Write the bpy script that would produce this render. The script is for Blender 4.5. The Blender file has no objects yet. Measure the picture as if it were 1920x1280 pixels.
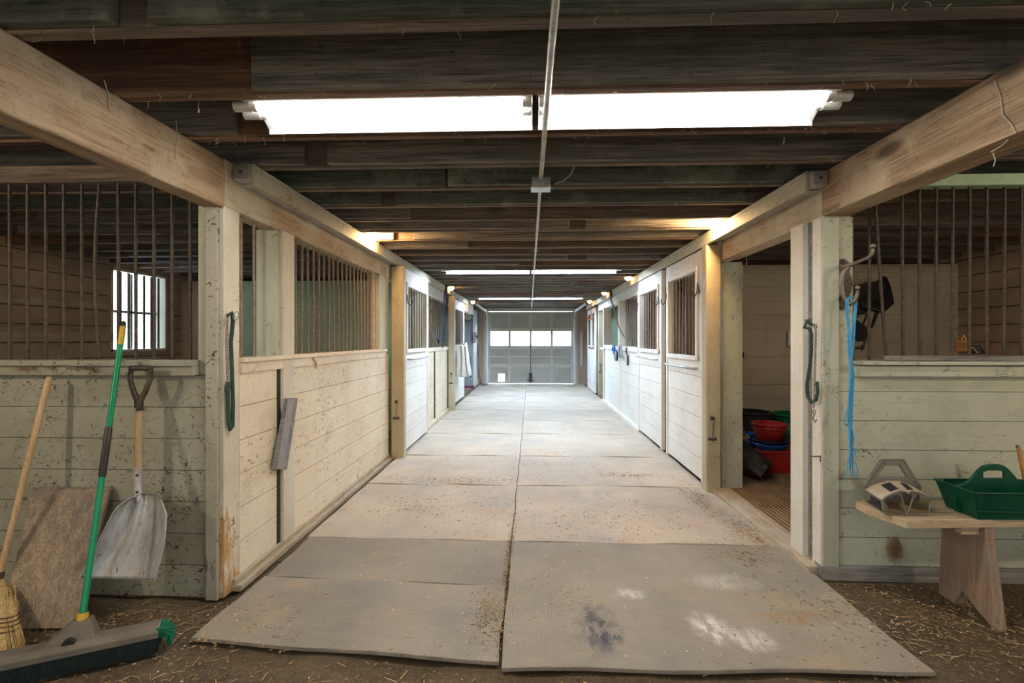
import bpy, math, random
from mathutils import Vector, Matrix
random.seed(7)
R = random.uniform
C = bpy.context.scene.collection
F, CH, VX, VY = 930.0, 1.35, 995.0, 637.0
YAW = math.atan((VX-960)/F); ca, sa = math.cos(YAW), math.sin(YAW)
# ---------------------------------------------------------------- measuring helpers (photo point -> point on a real plane)
def ray(u, v):
    dx = (u-960)/F
    return Vector((-sa+dx*ca, ca+dx*sa, (VY-v)/F))
def aY(u, v, y):
    d = ray(u, v); t = y/d.y; return Vector((d.x*t, y, CH+d.z*t))
def aX(u, v, x):
    d = ray(u, v); t = x/d.x; return Vector((x, d.y*t, CH+d.z*t))
def aZ(u, v, z=0.0):
    d = ray(u, v); t = (z-CH)/d.z; return Vector((d.x*t, d.y*t, z))
# ---------------------------------------------------------------- node helper
class G:
    def __init__(s, name):
        s.m = bpy.data.materials.new(name); s.m.use_nodes = True
        s.t = s.m.node_tree; s.t.nodes.clear()
        s.o = s.t.nodes.new('ShaderNodeOutputMaterial')
    def n(s, typ, ins=None, **p):
        k = s.t.nodes.new('ShaderNode'+typ)
        for a, b in p.items(): setattr(k, a, b)
        for a, b in (ins or {}).items(): s.put(k.inputs[a], b)
        return k
    def put(s, i, v):
        if isinstance(v, bpy.types.NodeSocket): s.t.links.new(v, i)
        elif v is not None:
            if i.type == 'RGBA' and len(v) == 3: v = (*v, 1)
            i.default_value = v
    def co(s, sc=(1,1,1), rnd=True, rot=(0,0,0)):
        v = s.n('TexCoord').outputs['Object']
        if rnd:
            r = s.n('ObjectInfo').outputs['Random']
            r = s.n('VectorMath', {0: (37,51,23), 'Scale': r}, operation='SCALE').outputs[0]
            v = s.n('VectorMath', {0: v, 1: r}, operation='ADD').outputs[0]
        return s.n('Mapping', {'Vector': v, 'Scale': sc, 'Rotation': rot}).outputs[0]
    def noise(s, v, sc, det=4, ro=.6, dist=0):
        return s.n('TexNoise', {'Vector': v, 'Scale': sc, 'Detail': det, 'Roughness': ro, 'Distortion': dist}).outputs['Fac']
    def vor(s, v, sc, feat='F1', rn=1.0):
        return s.n('TexVoronoi', {'Vector': v, 'Scale': sc, 'Randomness': rn}, feature=feat).outputs['Distance']
    def warp(s, v, sc, amt):
        c = s.n('TexNoise', {'Vector': v, 'Scale': sc, 'Detail': 2}).outputs['Color']
        c = s.n('VectorMath', {0: c, 'Scale': amt}, operation='SCALE').outputs[0]
        return s.n('VectorMath', {0: v, 1: c}, operation='ADD').outputs[0]
    def mr(s, f, a, b, c=0., d=1.):
        return s.n('MapRange', {'Value': f, 'From Min': a, 'From Max': b, 'To Min': c, 'To Max': d}).outputs[0]
    def ma(s, op, a, b=None):
        return s.n('Math', {0: a, 1: b}, operation=op).outputs[0]
    def mix(s, f, a, b, mode='MIX'):
        k = s.n('Mix', data_type='RGBA', blend_type=mode)
        s.put(k.inputs[0], f); s.put(k.inputs[6], a); s.put(k.inputs[7], b)
        return k.outputs[2]
    def bump(s, h, st=.3, d=.01):
        return s.n('Bump', {'Height': h, 'Strength': st, 'Distance': d}).outputs[0]
    def out(s, col, rough=.8, nrm=None, metal=0., spec=.3, **kw):
        b = s.n('BsdfPrincipled', {'Base Color': col, 'Roughness': rough, 'Metallic': metal, 'Specular IOR Level': spec})
        for a, v in kw.items(): s.put(b.inputs[a.replace('_', ' ')], v)
        if nrm: s.put(b.inputs['Normal'], nrm)
        s.t.links.new(b.outputs[0], s.o.inputs[0]); return s.m
AX = {'X': (.035,1,1), 'Y': (1,.035,1), 'Z': (1,1,.035)}
def wood(name, c1, c2, c3=None, ax='X', sc=26, patch=1.6, knots=.5, rough=.85, bs=.5, pk=(.45,.62)):
    g = G(name); v = g.co(); vs = g.co(AX[ax])
    wv = g.warp(vs, 3, .06)
    gr = g.ma('ADD', g.ma('MULTIPLY', g.noise(wv, sc, 4, .6), .5), g.ma('MULTIPLY', g.noise(wv, sc*4.2, 3, .6), .5))
    col = g.mix(g.mr(gr, .40, .60), c1, c2)
    col = g.mix(g.mr(g.noise(wv, sc*6, 2, .5), .57, .66, 0, .55), col, tuple(.4*k for k in c1))
    if c3: col = g.mix(g.ma('MULTIPLY', g.mr(g.noise(v, patch, 6, .65), *pk), g.mr(gr, .38, .60, 1, .35)), col, c3)
    vk = g.co(tuple(.35 if k < .5 else 1 for k in AX[ax]))
    kd = g.vor(vk, 3.1)
    kn = g.ma('MULTIPLY', g.mr(kd, .06, .13, 1, 0), knots)
    col = g.mix(kn, col, tuple(.45*k for k in c1))
    sp = g.noise(v, 55, 3, .8)
    col = g.mix(g.mr(sp, .61, .70, 0, .7), col, tuple(.35*k for k in c1))
    return g.out(col, rough, g.bump(gr, bs, .006))
def paint(name, c1, c2, dirt=(.13,.09,.05), dm=.6, marks=.5, ax='X', rough=.65, wear=None, wm=.0, mk=13, chewed=None):
    g = G(name); v = g.co(); st = g.co(tuple(.3 if k < .5 else 1 for k in AX[ax]))
    col = g.mix(g.mr(g.noise(v, 1.7, 5, .6), .36, .66), c1, c2)
    gr = g.noise(g.co(AX[ax]), 40, 3, .6)
    col = g.mix(g.mr(gr, .52, .75, 0, .25), col, tuple(.6*k for k in c1))
    if wear:
        w = g.mr(g.noise(st, 4, 7, .72), .60-wm*.2, .64-wm*.2)
        if chewed:      # rubbed down to bare wood over the stretch chewed[0]..chewed[1]
            z = g.n('SeparateXYZ', {0: g.n('TexCoord').outputs['Object']}).outputs[2]
            w = g.mr(g.ma('ADD', g.noise(st, 7, 7, .72), g.mr(z, *chewed)), .60, .66)
        col = g.mix(w, col, wear)
    wv = g.warp(v, 6, .10)
    ln = g.mr(g.ma('ABSOLUTE', g.ma('SUBTRACT', g.noise(wv, mk, 1.5, .5), .5)), .009, .026, 1, 0)
    l2 = g.mr(g.ma('ABSOLUTE', g.ma('SUBTRACT', g.noise(g.co((.5,.5,1.3)), mk*1.6, 1.5, .5), .47)), .008, .024, 1, 0)
    ln = g.ma('MAXIMUM', g.ma('MULTIPLY', ln, g.mr(g.noise(v, 23, 2, .6), .52, .58)), g.ma('MULTIPLY', l2, g.mr(g.noise(v, 31, 2, .6), .54, .60)))
    mask = g.mr(g.noise(v, 7, 4, .7), .50-.09*marks, .64-.09*marks)
    big = g.mr(g.noise(v, 1.1, 3), .36, .56)
    ln = g.ma('MULTIPLY', g.ma('MULTIPLY', ln, mask), g.ma('MULTIPLY', big, marks))
    col = g.mix(ln, col, dirt)
    sp = g.mr(g.noise(st, 34, 7, .8), .585, .66)
    sp = g.ma('MULTIPLY', sp, g.ma('MULTIPLY', g.mr(g.noise(v, 2.3, 4, .65), .38, .62, .12, 1.), dm))
    col = g.mix(sp, col, dirt)
    sm = g.mr(g.noise(v, 2.6, 7, .75), .50, .70, 0, dm*.55)
    col = g.mix(sm, col, tuple(.5*a+.5*b for a, b in zip(dirt, c1)))
    return g.out(col, rough, g.bump(gr, .25, .004))
def plain(name, c, rough=.5, metal=0., var=.25, sc=14, bs=.15, dust=None, dm=.5, spec=.4):
    g = G(name); v = g.co(); n = g.noise(v, sc, 5, .65)
    col = g.mix(g.mr(n, .3, .7), tuple(k*(1-var) for k in c), tuple(min(1, k*(1+var)) for k in c))
    if dust: col = g.mix(g.mr(g.noise(v, sc*.6, 6, .75), .45, .68, 0, dm), col, dust)
    return g.out(col, rough, g.bump(n, bs, .003), metal, spec)
def emit(name, c, s):
    g = G(name); e = g.n('Emission', {'Color': (*c, 1), 'Strength': s}); g.t.links.new(e.outputs[0], g.o.inputs[0]); return g.m
def glass(name):
    g = G(name)
    a = g.n('BsdfTransparent', {'Color': (.93,.96,.97,1)}); b = g.n('BsdfGlossy', {'Roughness': .05})
    f = g.ma('MULTIPLY', g.ma('POWER', g.n('LayerWeight', {'Blend': .5}).outputs['Facing'], 4.), .6)
    m = g.n('MixShader', {0: f, 1: a.outputs[0], 2: b.outputs[0]}); g.t.links.new(m.outputs[0], g.o.inputs[0]); return g.m
def rope(name, c1, c2, sc=60, ax='Z'):
    g = G(name); v = g.co()
    w = g.n('TexWave', {'Vector': v, 'Scale': sc, 'Distortion': 1.5}, wave_type='BANDS', bands_direction='DIAGONAL').outputs['Fac']
    return g.out(g.mix(g.mr(w, .35, .65), c1, c2), .8, g.bump(w, .5, .003))

M = {}
M['joist'] = wood('joist_wood', (.085,.063,.047), (.225,.175,.13), (.11,.095,.085), 'X', 22, 1.1, .5)
M['joistred'] = wood('joist_wood_red', (.11,.06,.04), (.25,.15,.092), (.09,.06,.045), 'X', 22, 1.1, .5)
M['sister'] = wood('splice_wood', (.085,.078,.075), (.27,.25,.22), (.115,.115,.095), 'X', 24, 1.3, .4)
M['sistergreen'] = wood('splice_wood_green', (.06,.068,.057), (.14,.15,.125), (.28,.29,.24), 'X', 24, 2.4, .3, pk=(.52,.66))
M['deck'] = wood('deck_wood', (.10,.078,.06), (.18,.14,.11), None, 'Y', 20)
M['beam'] = wood('beam_wood', (.25,.165,.098), (.44,.315,.20), (.46,.37,.255), 'Y', 20, 2.2, .95, bs=.5, pk=(.5,.6))
M['header'] = wood('header_wood', (.40,.30,.19), (.56,.45,.31), (.64,.60,.47), 'Y', 20, 1.9, .7, bs=.35)
M['cream'] = paint('cream_paint', (.82,.735,.57), (.74,.64,.47), (.17,.105,.055), .95, .9, 'Y')
M['creamz'] = paint('cream_paint_post', (.70,.65,.53), (.60,.53,.40), (.22,.14,.07), .7, .5, 'Z', wear=(.42,.27,.12), wm=-.15)
M['corner'] = paint('corner_post_paint', (.72,.66,.53), (.60,.53,.40), (.16,.10,.05), .9, .9, 'Z', wear=(.50,.30,.12), chewed=(.25,1.0,.16,-.16))
M['cornertrim'] = paint('corner_trim_paint', (.45,.44,.35), (.35,.33,.25), (.07,.05,.03), 1., 1.2, 'Z', wear=(.16,.11,.07), chewed=(.2,1.0,.10,-.16))
M['white'] = paint('white_paint', (.78,.77,.72), (.72,.70,.63), (.22,.15,.09), .55, .45, 'Y')
M['whitez'] = paint('white_paint_post', (.76,.74,.66), (.68,.64,.54), (.22,.15,.09), .55, .45, 'Z')
M['track'] = paint('track_paint', (.50,.49,.38), (.40,.38,.29), (.13,.09,.05), 1.0, 1.0, 'Y', wear=(.33,.24,.15), wm=-.05)
M['frontL'] = paint('grey_green_paint_scuffed', (.385,.385,.295), (.29,.285,.215), (.05,.038,.025), 1.0, 1.5, 'X', mk=23)
M['frontR'] = paint('pale_green_paint', (.52,.55,.435), (.455,.485,.38), (.07,.055,.035), .8, .9, 'X')
M['greenz'] = paint('pale_green_post_paint', (.52,.54,.42), (.45,.45,.34), (.16,.11,.06), .9, .85, 'Z')
M['ochrez'] = paint('ochre_post_paint', (.48,.43,.30), (.42,.36,.24), (.17,.11,.06), .8, .7, 'Z')
M['inner'] = paint('brown_stall_boards', (.46,.35,.26), (.38,.28,.20), (.09,.06,.04), .7, .6, 'Y')
M['innergreen'] = paint('green_stall_boards', (.42,.55,.38), (.36,.48,.33), (.09,.08,.05), .6, .5, 'X')
M['innerR'] = paint('tan_stall_boards', (.55,.49,.37), (.48,.41,.30), (.10,.07,.05), .6, .5, 'X')
M['sill'] = wood('sill_wood', (.34,.27,.19), (.52,.43,.31), (.5,.46,.37), 'Y', 24, 3)
M['greywood'] = wood('weathered_grey_wood', (.16,.15,.14), (.33,.32,.30), (.22,.22,.18), 'X', 24, 3)
M['ply'] = wood('plywood', (.24,.18,.125), (.43,.33,.235), (.17,.145,.125), 'Z', 34, 4.0, .3, bs=.25)
M['benchtop'] = wood('bench_wood', (.42,.31,.19), (.60,.47,.31), (.5,.42,.3), 'X', 24, 3)
M['benchleg'] = wood('bench_leg_wood', (.25,.165,.115), (.42,.30,.22), (.30,.235,.19), 'Z', 20, 3, .7)
M['ash'] = wood('ash_handle', (.40,.27,.15), (.55,.40,.24), (.33,.25,.16), 'Z', 40, 5, .2)
M['pine'] = wood('pine_handle', (.52,.34,.17), (.66,.46,.26), None, 'Z', 40, 5, .2, rough=.45)
M['iron'] = plain('dark_iron', (.075,.065,.055), .6, .6, .4, 40, .3, (.20,.14,.09), .6)
M['bar'] = plain('bar_iron', (.07,.058,.048), .55, .5, .4, 60, .2, (.21,.155,.10), .5)
M['barrust'] = plain('bar_iron_dusty', (.24,.175,.125), .75, .2, .35, 60, .3, (.42,.34,.25), .6)
M['cast'] = plain('cast_iron_worn', (.22,.19,.155), .5, .75, .4, 40, .3, (.35,.30,.22), .6)
M['steel'] = plain('galvanised_steel', (.45,.46,.45), .45, .8, .2, 18, .2, (.25,.22,.16), .5)
M['conduit'] = plain('conduit_steel', (.34,.34,.31), .5, .5, .3, 30, .15, (.16,.13,.09), .7)
M['alu'] = plain('aluminium_scoop', (.62,.62,.61), .42, .35, .12, 9, .1, (.33,.26,.17), .8)
def scoop_mat():
    g = G('aluminium_scoop'); v = g.co(rnd=False); st = g.co((1,1,.16), False, (0,.22,0))
    col = g.mix(g.mr(g.noise(v, 7, 5, .65), .3, .7), (.36,.37,.375), (.60,.60,.59))
    col = g.mix(g.mr(g.noise(st, 38, 6, .75), .50, .66, 0, .75), col, (.34,.26,.165))
    col = g.mix(g.mr(g.noise(st, 60, 4, .8), .60, .68, 0, .85), col, (.09,.07,.05))
    col = g.mix(g.mr(g.noise(v, 11, 6, .8), .60, .70, 0, .8), col, (.05,.045,.04))
    return g.out(col, .42, g.bump(g.noise(st, 50, 4, .7), .12, .003), .3)
M['scoop'] = scoop_mat()
M['fixture'] = plain('white_enamel', (.80,.82,.84), .35, 0, .04, 5, 0)
M['lampend'] = plain('lamp_end_cap', (.62,.64,.62), .4, .3, .15, 20, 0)
M['tube'] = emit('fluorescent_tube', (1.0,.96,.89), 20)
M['tubemid'] = emit('fluorescent_tube_mid', (.68,.82,1.0), 88)
M['bulbfar'] = emit('warm_bulb_far', (1.0,.54,.2), 16)
M['bulbentry'] = emit('entry_bulb', (1.0,.82,.58), 360)
M['tubefar'] = emit('fluorescent_tube_cool', (.60,.77,1.0), 125)
M['bulb'] = emit('warm_bulb', (1.0,.60,.27), 250)
M['porcelain'] = plain('porcelain_socket', (.7,.66,.58), .4)
M['glass'] = glass('window_glass')
M['black'] = plain('black_plastic', (.022,.022,.024), .4, 0, .3, 12, .1, (.12,.10,.08), .4)
M['rubber'] = plain('black_rubber', (.03,.03,.031), .75, 0, .3, 30, .3, (.16,.13,.10), .5)
M['greenplastic'] = plain('green_tote_plastic', (.0,.062,.032), .36, 0, .2, 8, .05, (.03,.13,.08), .3)
M['greentube'] = plain('green_broom_tube', (.0,.27,.12), .28, 0, .1, 6, 0)
M['greenbristle'] = plain('green_bristle', (.0,.17,.085), .7, 0, .5, 90, .6)
M['darkbristle'] = plain('dark_bristle', (.008,.018,.016), .8, 0, .6, 120, .7)
M['yellow'] = plain('yellow_plastic', (.62,.40,.04), .4)
M['broomhead'] = plain('dusty_grey_plastic', (.14,.125,.10), .6, 0, .2, 9, .1, (.24,.205,.155), .7)
M['corn'] = wood('corn_straw', (.42,.28,.10), (.72,.54,.27), None, 'Z', 70, 4, 0)
M['cord'] = plain('dark_stitch_cord', (.09,.05,.035), .8)
M['red'] = plain('red_plastic', (.47,.025,.02), .35, 0, .15, 7, .05, (.4,.16,.12), .25)
M['blue'] = plain('blue_plastic', (.015,.11,.46), .35, 0, .2, 7, .05)
M['navy'] = plain('navy_plastic', (.012,.02,.07), .4)
M['green'] = plain('green_bucket_plastic', (.01,.16,.075), .35, 0, .2, 7, .05)
M['beige'] = plain('beige_plastic', (.50,.43,.34), .5, 0, .15, 7, .05)
M['bagcloth'] = rope('striped_bag', (.42,.32,.24), (.22,.05,.05), 30)
M['twine'] = rope('blue_twine', (.13,.50,.82), (.05,.32,.64), 120)
M['greenrope'] = rope('green_lead_rope', (.02,.05,.04), (.05,.105,.08), 55)
M['purplerope'] = rope('purple_rope', (.03,.024,.06), (.09,.08,.14), 30)
M['whiterope'] = rope('striped_rope', (.62,.52,.38), (.12,.06,.04), 12)
M['redrope'] = rope('orange_rope', (.62,.16,.07), (.45,.10,.05), 30)
M['wool'] = plain('pale_blanket', (.66,.67,.66), .9, 0, .15, 8, .3)
M['tan'] = plain('tan_binding', (.42,.34,.20), .9)
M['maroon'] = plain('maroon_cloth', (.20,.045,.11), .9)
M['navycloth'] = plain('navy_cloth', (.03,.04,.07), .9)
M['greyplastic'] = plain('grey_rack_plastic', (.17,.165,.14), .5, 0, .15, 9, .05, (.30,.27,.21), .35)
M['creamplastic'] = plain('dusty_cream_plastic', (.62,.52,.38), .6, 0, .15, 9, .1, (.42,.33,.22), .5)
M['darkslot'] = plain('dark_slot', (.02,.022,.025), .7)
M['leather'] = plain('tan_leather', (.46,.22,.07), .5, 0, .35, 20, .2)
M['saddle'] = plain('black_leather', (.014,.013,.013), .42, 0, .3, 20, .15, (.06,.05,.04), .4)
M['door'] = paint('garage_door_paint', (.46,.45,.395), (.37,.355,.305), (.13,.10,.07), .6, .35, 'X')
M['doortrim'] = paint('garage_trim_paint', (.58,.57,.50), (.48,.465,.40), (.15,.11,.08), .5, .3, 'Z')
M['greypanel'] = paint('grey_panel_paint', (.30,.33,.34), (.24,.27,.28), (.09,.08,.08), .8, .7, 'Z')
M['hose'] = plain('dark_hose', (.10,.09,.12), .5)
M['clockface'] = plain('clock_face', (.68,.66,.60), .5)
M['cable'] = plain('grey_cable', (.22,.20,.16), .6)
M['web'] = plain('dusty_cobweb', (.52,.46,.36), .9)
M['straw'] = plain('straw', (.52,.38,.19), .8, 0, .5, 3, 0)
M['hay'] = plain('dry_hay', (.27,.18,.085), .9, 0, .6, 3, 0)
M['chip'] = plain('wood_chip', (.70,.56,.38), .8, 0, .3, 3, 0)
M['groove'] = plain('dark_gap', (.035,.028,.02), .95)

# floor materials
def dirt_mat():
    g = G('dirt_ground'); v = g.co(rnd=False)
    n = g.noise(v, 3, 8, .7); f = g.noise(v, 70, 6, .75)
    col = g.mix(g.mr(n, .35, .65), (.12,.086,.05), (.22,.168,.105))
    col = g.mix(g.mr(f, .50, .66, 0, .8), col, (.30,.225,.135))
    col = g.mix(g.mr(g.noise(v, 45, 4, .7), .38, .28, 0, .8), col, (.05,.035,.02))
    h = g.ma('ADD', f, g.ma('MULTIPLY', n, 2.))
    return g.out(col, .95, g.bump(h, .9, .02))
M['dirt'] = dirt_mat()
def stall_floor():
    g = G('stall_floor'); v = g.co(rnd=False)
    w = g.n('TexWave', {'Vector': v, 'Scale': 9, 'Distortion': .3}, wave_type='BANDS', bands_direction='X').outputs['Fac']
    col = g.mix(g.mr(g.noise(v, 5, 7, .7), .35, .65), (.24,.165,.10), (.40,.30,.19))
    col = g.mix(g.mr(w, .2, .6, .35, 0), col, (.12,.085,.055))
    return g.out(col, .95, g.bump(w, .5, .02))
M['stallfloor'] = stall_floor()
def mat_mat(name, weave=0., spots=(), base=((.41,.365,.295),(.55,.475,.37))):
    g = G(name); v = g.co(); w = g.co(rnd=False)
    big = g.noise(v, 1.1, 5, .62)
    col = g.mix(g.mr(big, .36, .64), *base)
    col = g.mix(g.mr(g.noise(v, 1.9, 4, .6), .52, .68, 0, .6), col, tuple(k*f_ for k, f_ in zip(base[0], (.86,.95,1.12))))
    col = g.mix(g.mr(g.noise(v, 3.3, 7, .72), .54, .66, 0, .55), col, (.46,.33,.205))
    st = g.noise(g.co((4,1,1), rot=(0,0,.35)), 3, 5, .7)
    col = g.mix(g.mr(st, .58, .70, 0, .35), col, (.25,.225,.195))
    fine = g.noise(v, 60, 4, .75)
    col = g.mix(g.mr(fine, .60, .70, 0, .55), col, (.22,.16,.10))
    for (x, y, rx, ry, c, amt) in spots:          # splashes and scuffs with a shape of their own
        m = g.n('Mapping', {'Vector': g.warp(w, 14, .10), 'Location': (-(x-.745)/rx-.05/rx, -(y-2.63)/ry-.05/ry, 0), 'Scale': (1/rx, 1/ry, 0)}).outputs[0]
        d = g.n('VectorMath', {0: m}, operation='LENGTH').outputs['Value']
        k = g.ma('MULTIPLY', g.mr(d, 1.0, .35), g.mr(g.noise(g.co((1,.4,1)), 26, 5, .75), .42, .58, .15, amt))
        col = g.mix(k, col, c)
    h = fine
    if weave:
        ww = g.vor(g.co((1,1,.0), False, (0,0,.02)), 85, 'F1', 0.0)
        col = g.mix(g.mr(ww, .32, .62, 0, weave), col, (.13,.12,.105))
        h = g.ma('SUBTRACT', g.ma('MULTIPLY', fine, .4), ww)
    return g.out(col, .8, g.bump(h, .5, .006), spec=.35)
M['mat'] = mat_mat('rubber_mat')
M['matweave'] = mat_mat('rubber_mat_woven', .55, base=((.27,.245,.20),(.385,.345,.275)))
M['matstain'] = mat_mat('rubber_mat_stained', .40, (
    (.31,2.30,.12,.26,(.06,.07,.095),1.), (.33,2.24,.09,.16,(.06,.07,.095),.9), (.83,2.30,.11,.15,(.82,.80,.76),.95), (.98,2.22,.10,.10,(.82,.80,.76),.9), (.52,2.62,.10,.07,(.72,.70,.66),.8),
    (1.05,2.75,.22,.12,(.68,.66,.62),.55), (.1,2.9,.22,.3,(.30,.25,.2),.5), (1.25,2.42,.3,.07,(.36,.22,.11),.8)), base=((.275,.25,.205),(.39,.345,.275)))

# ---------------------------------------------------------------- mesh helper
class MB:
    def __init__(s): s.v = []; s.f = []; s.sm = []
    def add(s, vs, fs, smooth=False):
        o = len(s.v); s.v += [Vector(p) for p in vs]
        s.f += [tuple(i+o for i in f) for f in fs]; s.sm += [smooth]*len(fs); return s
    def box(s, x0, x1, y0, y1, z0, z1):
        return s.hexa([(x0,y0,z0),(x1,y0,z0),(x1,y1,z0),(x0,y1,z0),(x0,y0,z1),(x1,y0,z1),(x1,y1,z1),(x0,y1,z1)])
    def hexa(s, p):
        return s.add(p, [(0,3,2,1),(4,5,6,7),(0,1,5,4),(1,2,6,5),(2,3,7,6),(3,0,4,7)])
    def obox(s, a, b, w, t, up=(0,0,1)):           # bar from a to b, width w along the side, thickness t along up
        a, b = Vector(a), Vector(b); d = (b-a).normalized(); u = Vector(up)
        x = d.cross(u); x = (x if x.length > 1e-4 else d.cross(Vector((1,0,0)))).normalized(); n = x.cross(d)
        x *= w/2; n *= t/2
        return s.hexa([a-x-n, a+x-n, b+x-n, b-x-n, a-x+n, a+x+n, b+x+n, b-x+n])
    def quadslab(s, p, off):                       # four corners + an offset vector
        p = [Vector(q) for q in p]; o = Vector(off); return s.hexa(p+[q+o for q in p])
    def tube(s, pts, r, seg=8, cap=True, closed=False):
        pts = [Vector(p) for p in pts]; n = len(pts); rs = r if isinstance(r, (list, tuple)) else [r]*n
        vs = []; ref = None
        for i in range(n):
            if closed: d = pts[(i+1) % n]-pts[i-1]
            else: d = pts[min(i+1, n-1)]-pts[max(i-1, 0)]
            d.normalize()
            if ref is None:
                ref = d.cross(Vector((0,0,1)) if abs(d.z) < .9 else Vector((1,0,0))).normalized()
            ref = (ref-d*ref.dot(d)).normalized(); b = d.cross(ref)
            for k in range(seg):
                a = 2*math.pi*k/seg; vs.append(pts[i]+(ref*math.cos(a)+b*math.sin(a))*rs[i])
        fs = []
        for i in range(n if closed else n-1):
            j = (i+1) % n
            for k in range(seg):
                l = (k+1) % seg; fs.append((i*seg+k, i*seg+l, j*seg+l, j*seg+k))
        s.add(vs, fs, True)
        if cap and not closed:
            s.add(vs[:seg], [tuple(range(seg))[::-1]]); s.add(vs[-seg:], [tuple(range(seg))])
        return s
    def lathe(s, prof, c, seg=24, axis='Z', sx=1, sy=1):
        c = Vector(c); vs = []
        for (r, h) in prof:
            for k in range(seg):
                a = 2*math.pi*k/seg; x, y = r*math.cos(a)*sx, r*math.sin(a)*sy
                vs.append(c+Vector({'Z': (x,y,h), 'Y': (x,h,y), 'X': (h,x,y)}[axis]))
        fs = [(i*seg+k, i*seg+(k+1) % seg, (i+1)*seg+(k+1) % seg, (i+1)*seg+k) for i in range(len(prof)-1) for k in range(seg)]
        return s.add(vs, fs, True)
    def prism(s, poly, off):                       # polygon of 3-D points pushed by off
        n = len(poly); p = [Vector(q) for q in poly]; o = Vector(off)
        return s.add(p+[q+o for q in p], [tuple(range(n))[::-1], tuple(range(n, 2*n))]+[(i, (i+1) % n, (i+1) % n+n, i+n) for i in range(n)])
    def grid(s, fn, nu, nv, thick=None):
        vs = [Vector(fn(i/nu, j/nv)) for i in range(nu+1) for j in range(nv+1)]
        w = nv+1; fs = [(i*w+j, (i+1)*w+j, (i+1)*w+j+1, i*w+j+1) for i in range(nu) for j in range(nv)]
        if thick is not None:
            o = Vector(thick); m = len(vs); rim = [i*w for i in range(nu+1)]+[nu*w+j for j in range(1, nv+1)]+[i*w+nv for i in range(nu-1, -1, -1)]+[j for j in range(nv-1, 0, -1)]
            fs += [tuple(k+m for k in f[::-1]) for f in fs]
            fs += [(rim[k], rim[k-1], rim[k-1]+m, rim[k]+m) for k in range(len(rim))]
            vs = vs+[q+o for q in vs]
        return s.add(vs, fs, True)
    def planks(s, axis, a0, a1, face, z0, z1, w, t=.02, gap=.004, back=None):
        # boards stacked in z with open joints; axis 'X' runs along x on plane y=face, 'Y' along y on plane x=face; t = signed depth
        z = z0
        while z < z1-.01:
            zt = min(z+w-gap, z1)
            if axis == 'X': s.box(a0, a1, min(face, face+t), max(face, face+t), z, zt)
            else: s.box(min(face, face+t), max(face, face+t), a0, a1, z, zt)
            z += w
        k = face+t*.45
        if axis == 'X': s.box(a0, a1, min(k, face+t), max(k, face+t), z0, z1-.002)
        else: s.box(min(k, face+t), max(k, face+t), a0, a1, z0, z1-.002)
        return s
    def build(s, name, mat, parent=None, bev=0., loc=None, fix=True):
        me = bpy.data.meshes.new(name)
        if parent is not None: o0 = parent['_o']
        else:
            if loc is None:
                xs = [q.x for q in s.v]; ys = [q.y for q in s.v]; zs = [q.z for q in s.v]
                loc = ((min(xs)+max(xs))/2, (min(ys)+max(ys))/2, min(zs))
            o0 = loc
        o0 = Vector(o0)
        me.from_pydata([q-o0 for q in s.v], [], s.f)
        me.polygons.foreach_set('use_smooth', s.sm)
        me.materials.append(M[mat] if isinstance(mat, str) else mat); me.update()
        if fix:
            import bmesh
            b = bmesh.new(); b.from_mesh(me); bmesh.ops.recalc_face_normals(b, faces=b.faces); b.to_mesh(me); b.free()
        o = bpy.data.objects.new(name, me); C.objects.link(o)
        o['_o'] = tuple(o0)
        if parent is not None: o.parent = parent
        else: o.location = o0
        if bev:
            m = o.modifiers.new('edge', 'BEVEL'); m.width = bev; m.segments = 2; m.limit_method = 'ANGLE'
        return o
def tag(o, label, cat, group=None):
    o['label'] = label; o['category'] = cat
    if group: o['group'] = group
    return o
def thing(name, label, cat, loc, group=None):
    o = bpy.data.objects.new(name, None); C.objects.link(o); o.empty_display_size = .05
    o.location = loc; o['_o'] = tuple(loc); return tag(o, label, cat, group)
def struct(name, mb, mat, parent=None, bev=0.):
    o = mb.build(name, mat, parent, bev)
    if parent is None: o['kind'] = 'structure'
    return o
def stuff(o): o['kind'] = 'stuff'; return o
ORD = 'first second third fourth fifth sixth seventh eighth ninth tenth eleventh twelfth thirteenth fourteenth fifteenth sixteenth seventeenth eighteenth nineteenth twentieth'.split()
ORD += ['twenty-'+k for k in ORD[:9]]+['thirtieth', 'thirty-first', 'thirty-second', 'thirty-third', 'thirty-fourth', 'thirty-fifth', 'thirty-sixth']

LX, LY, RX, RY = -1.60, 2.53, 1.645, 2.88        # aisle faces and front faces of the two stall rows
JZ, HB, END = 2.30, 2.05, 15.12                   # joist underside, header underside, end wall
OXL, OXR = -5.2, 5.0
# ================================================================= SETTING
def ground(u, v):
    x = -6.5+13*u; y = -2.2+5.2*v
    h = .012*math.sin(7.3*x+1.3*math.sin(5*y))*math.sin(6.1*y+2*math.sin(3*x))+.006*math.sin(23*x+3*math.sin(17*y))*math.sin(21*y)
    return (x, y, -.014+h*.55)
g0 = MB().grid(ground, 300, 130); g0.box(-6.5,6.5,-7,-2.2,-.2,-.015)
g0.box(LX-.06,RX+.05,2.98,END+.05,-.2,-.004)
fl = struct('floor', g0, 'dirt')
struct('stall_ground', MB().box(OXL,LX-.06,2.56,END,-.2,.02).box(RX+.05,OXR,2.95,END,-.2,.02), 'stallfloor', fl)
dk = MB(); x = OXL-.3
while x < OXR+.3:
    dk.box(x, x+.185, -1.6, END+.1, JZ+.236, JZ+.262); x += .19
struct('ceiling', dk, 'deck')
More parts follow.
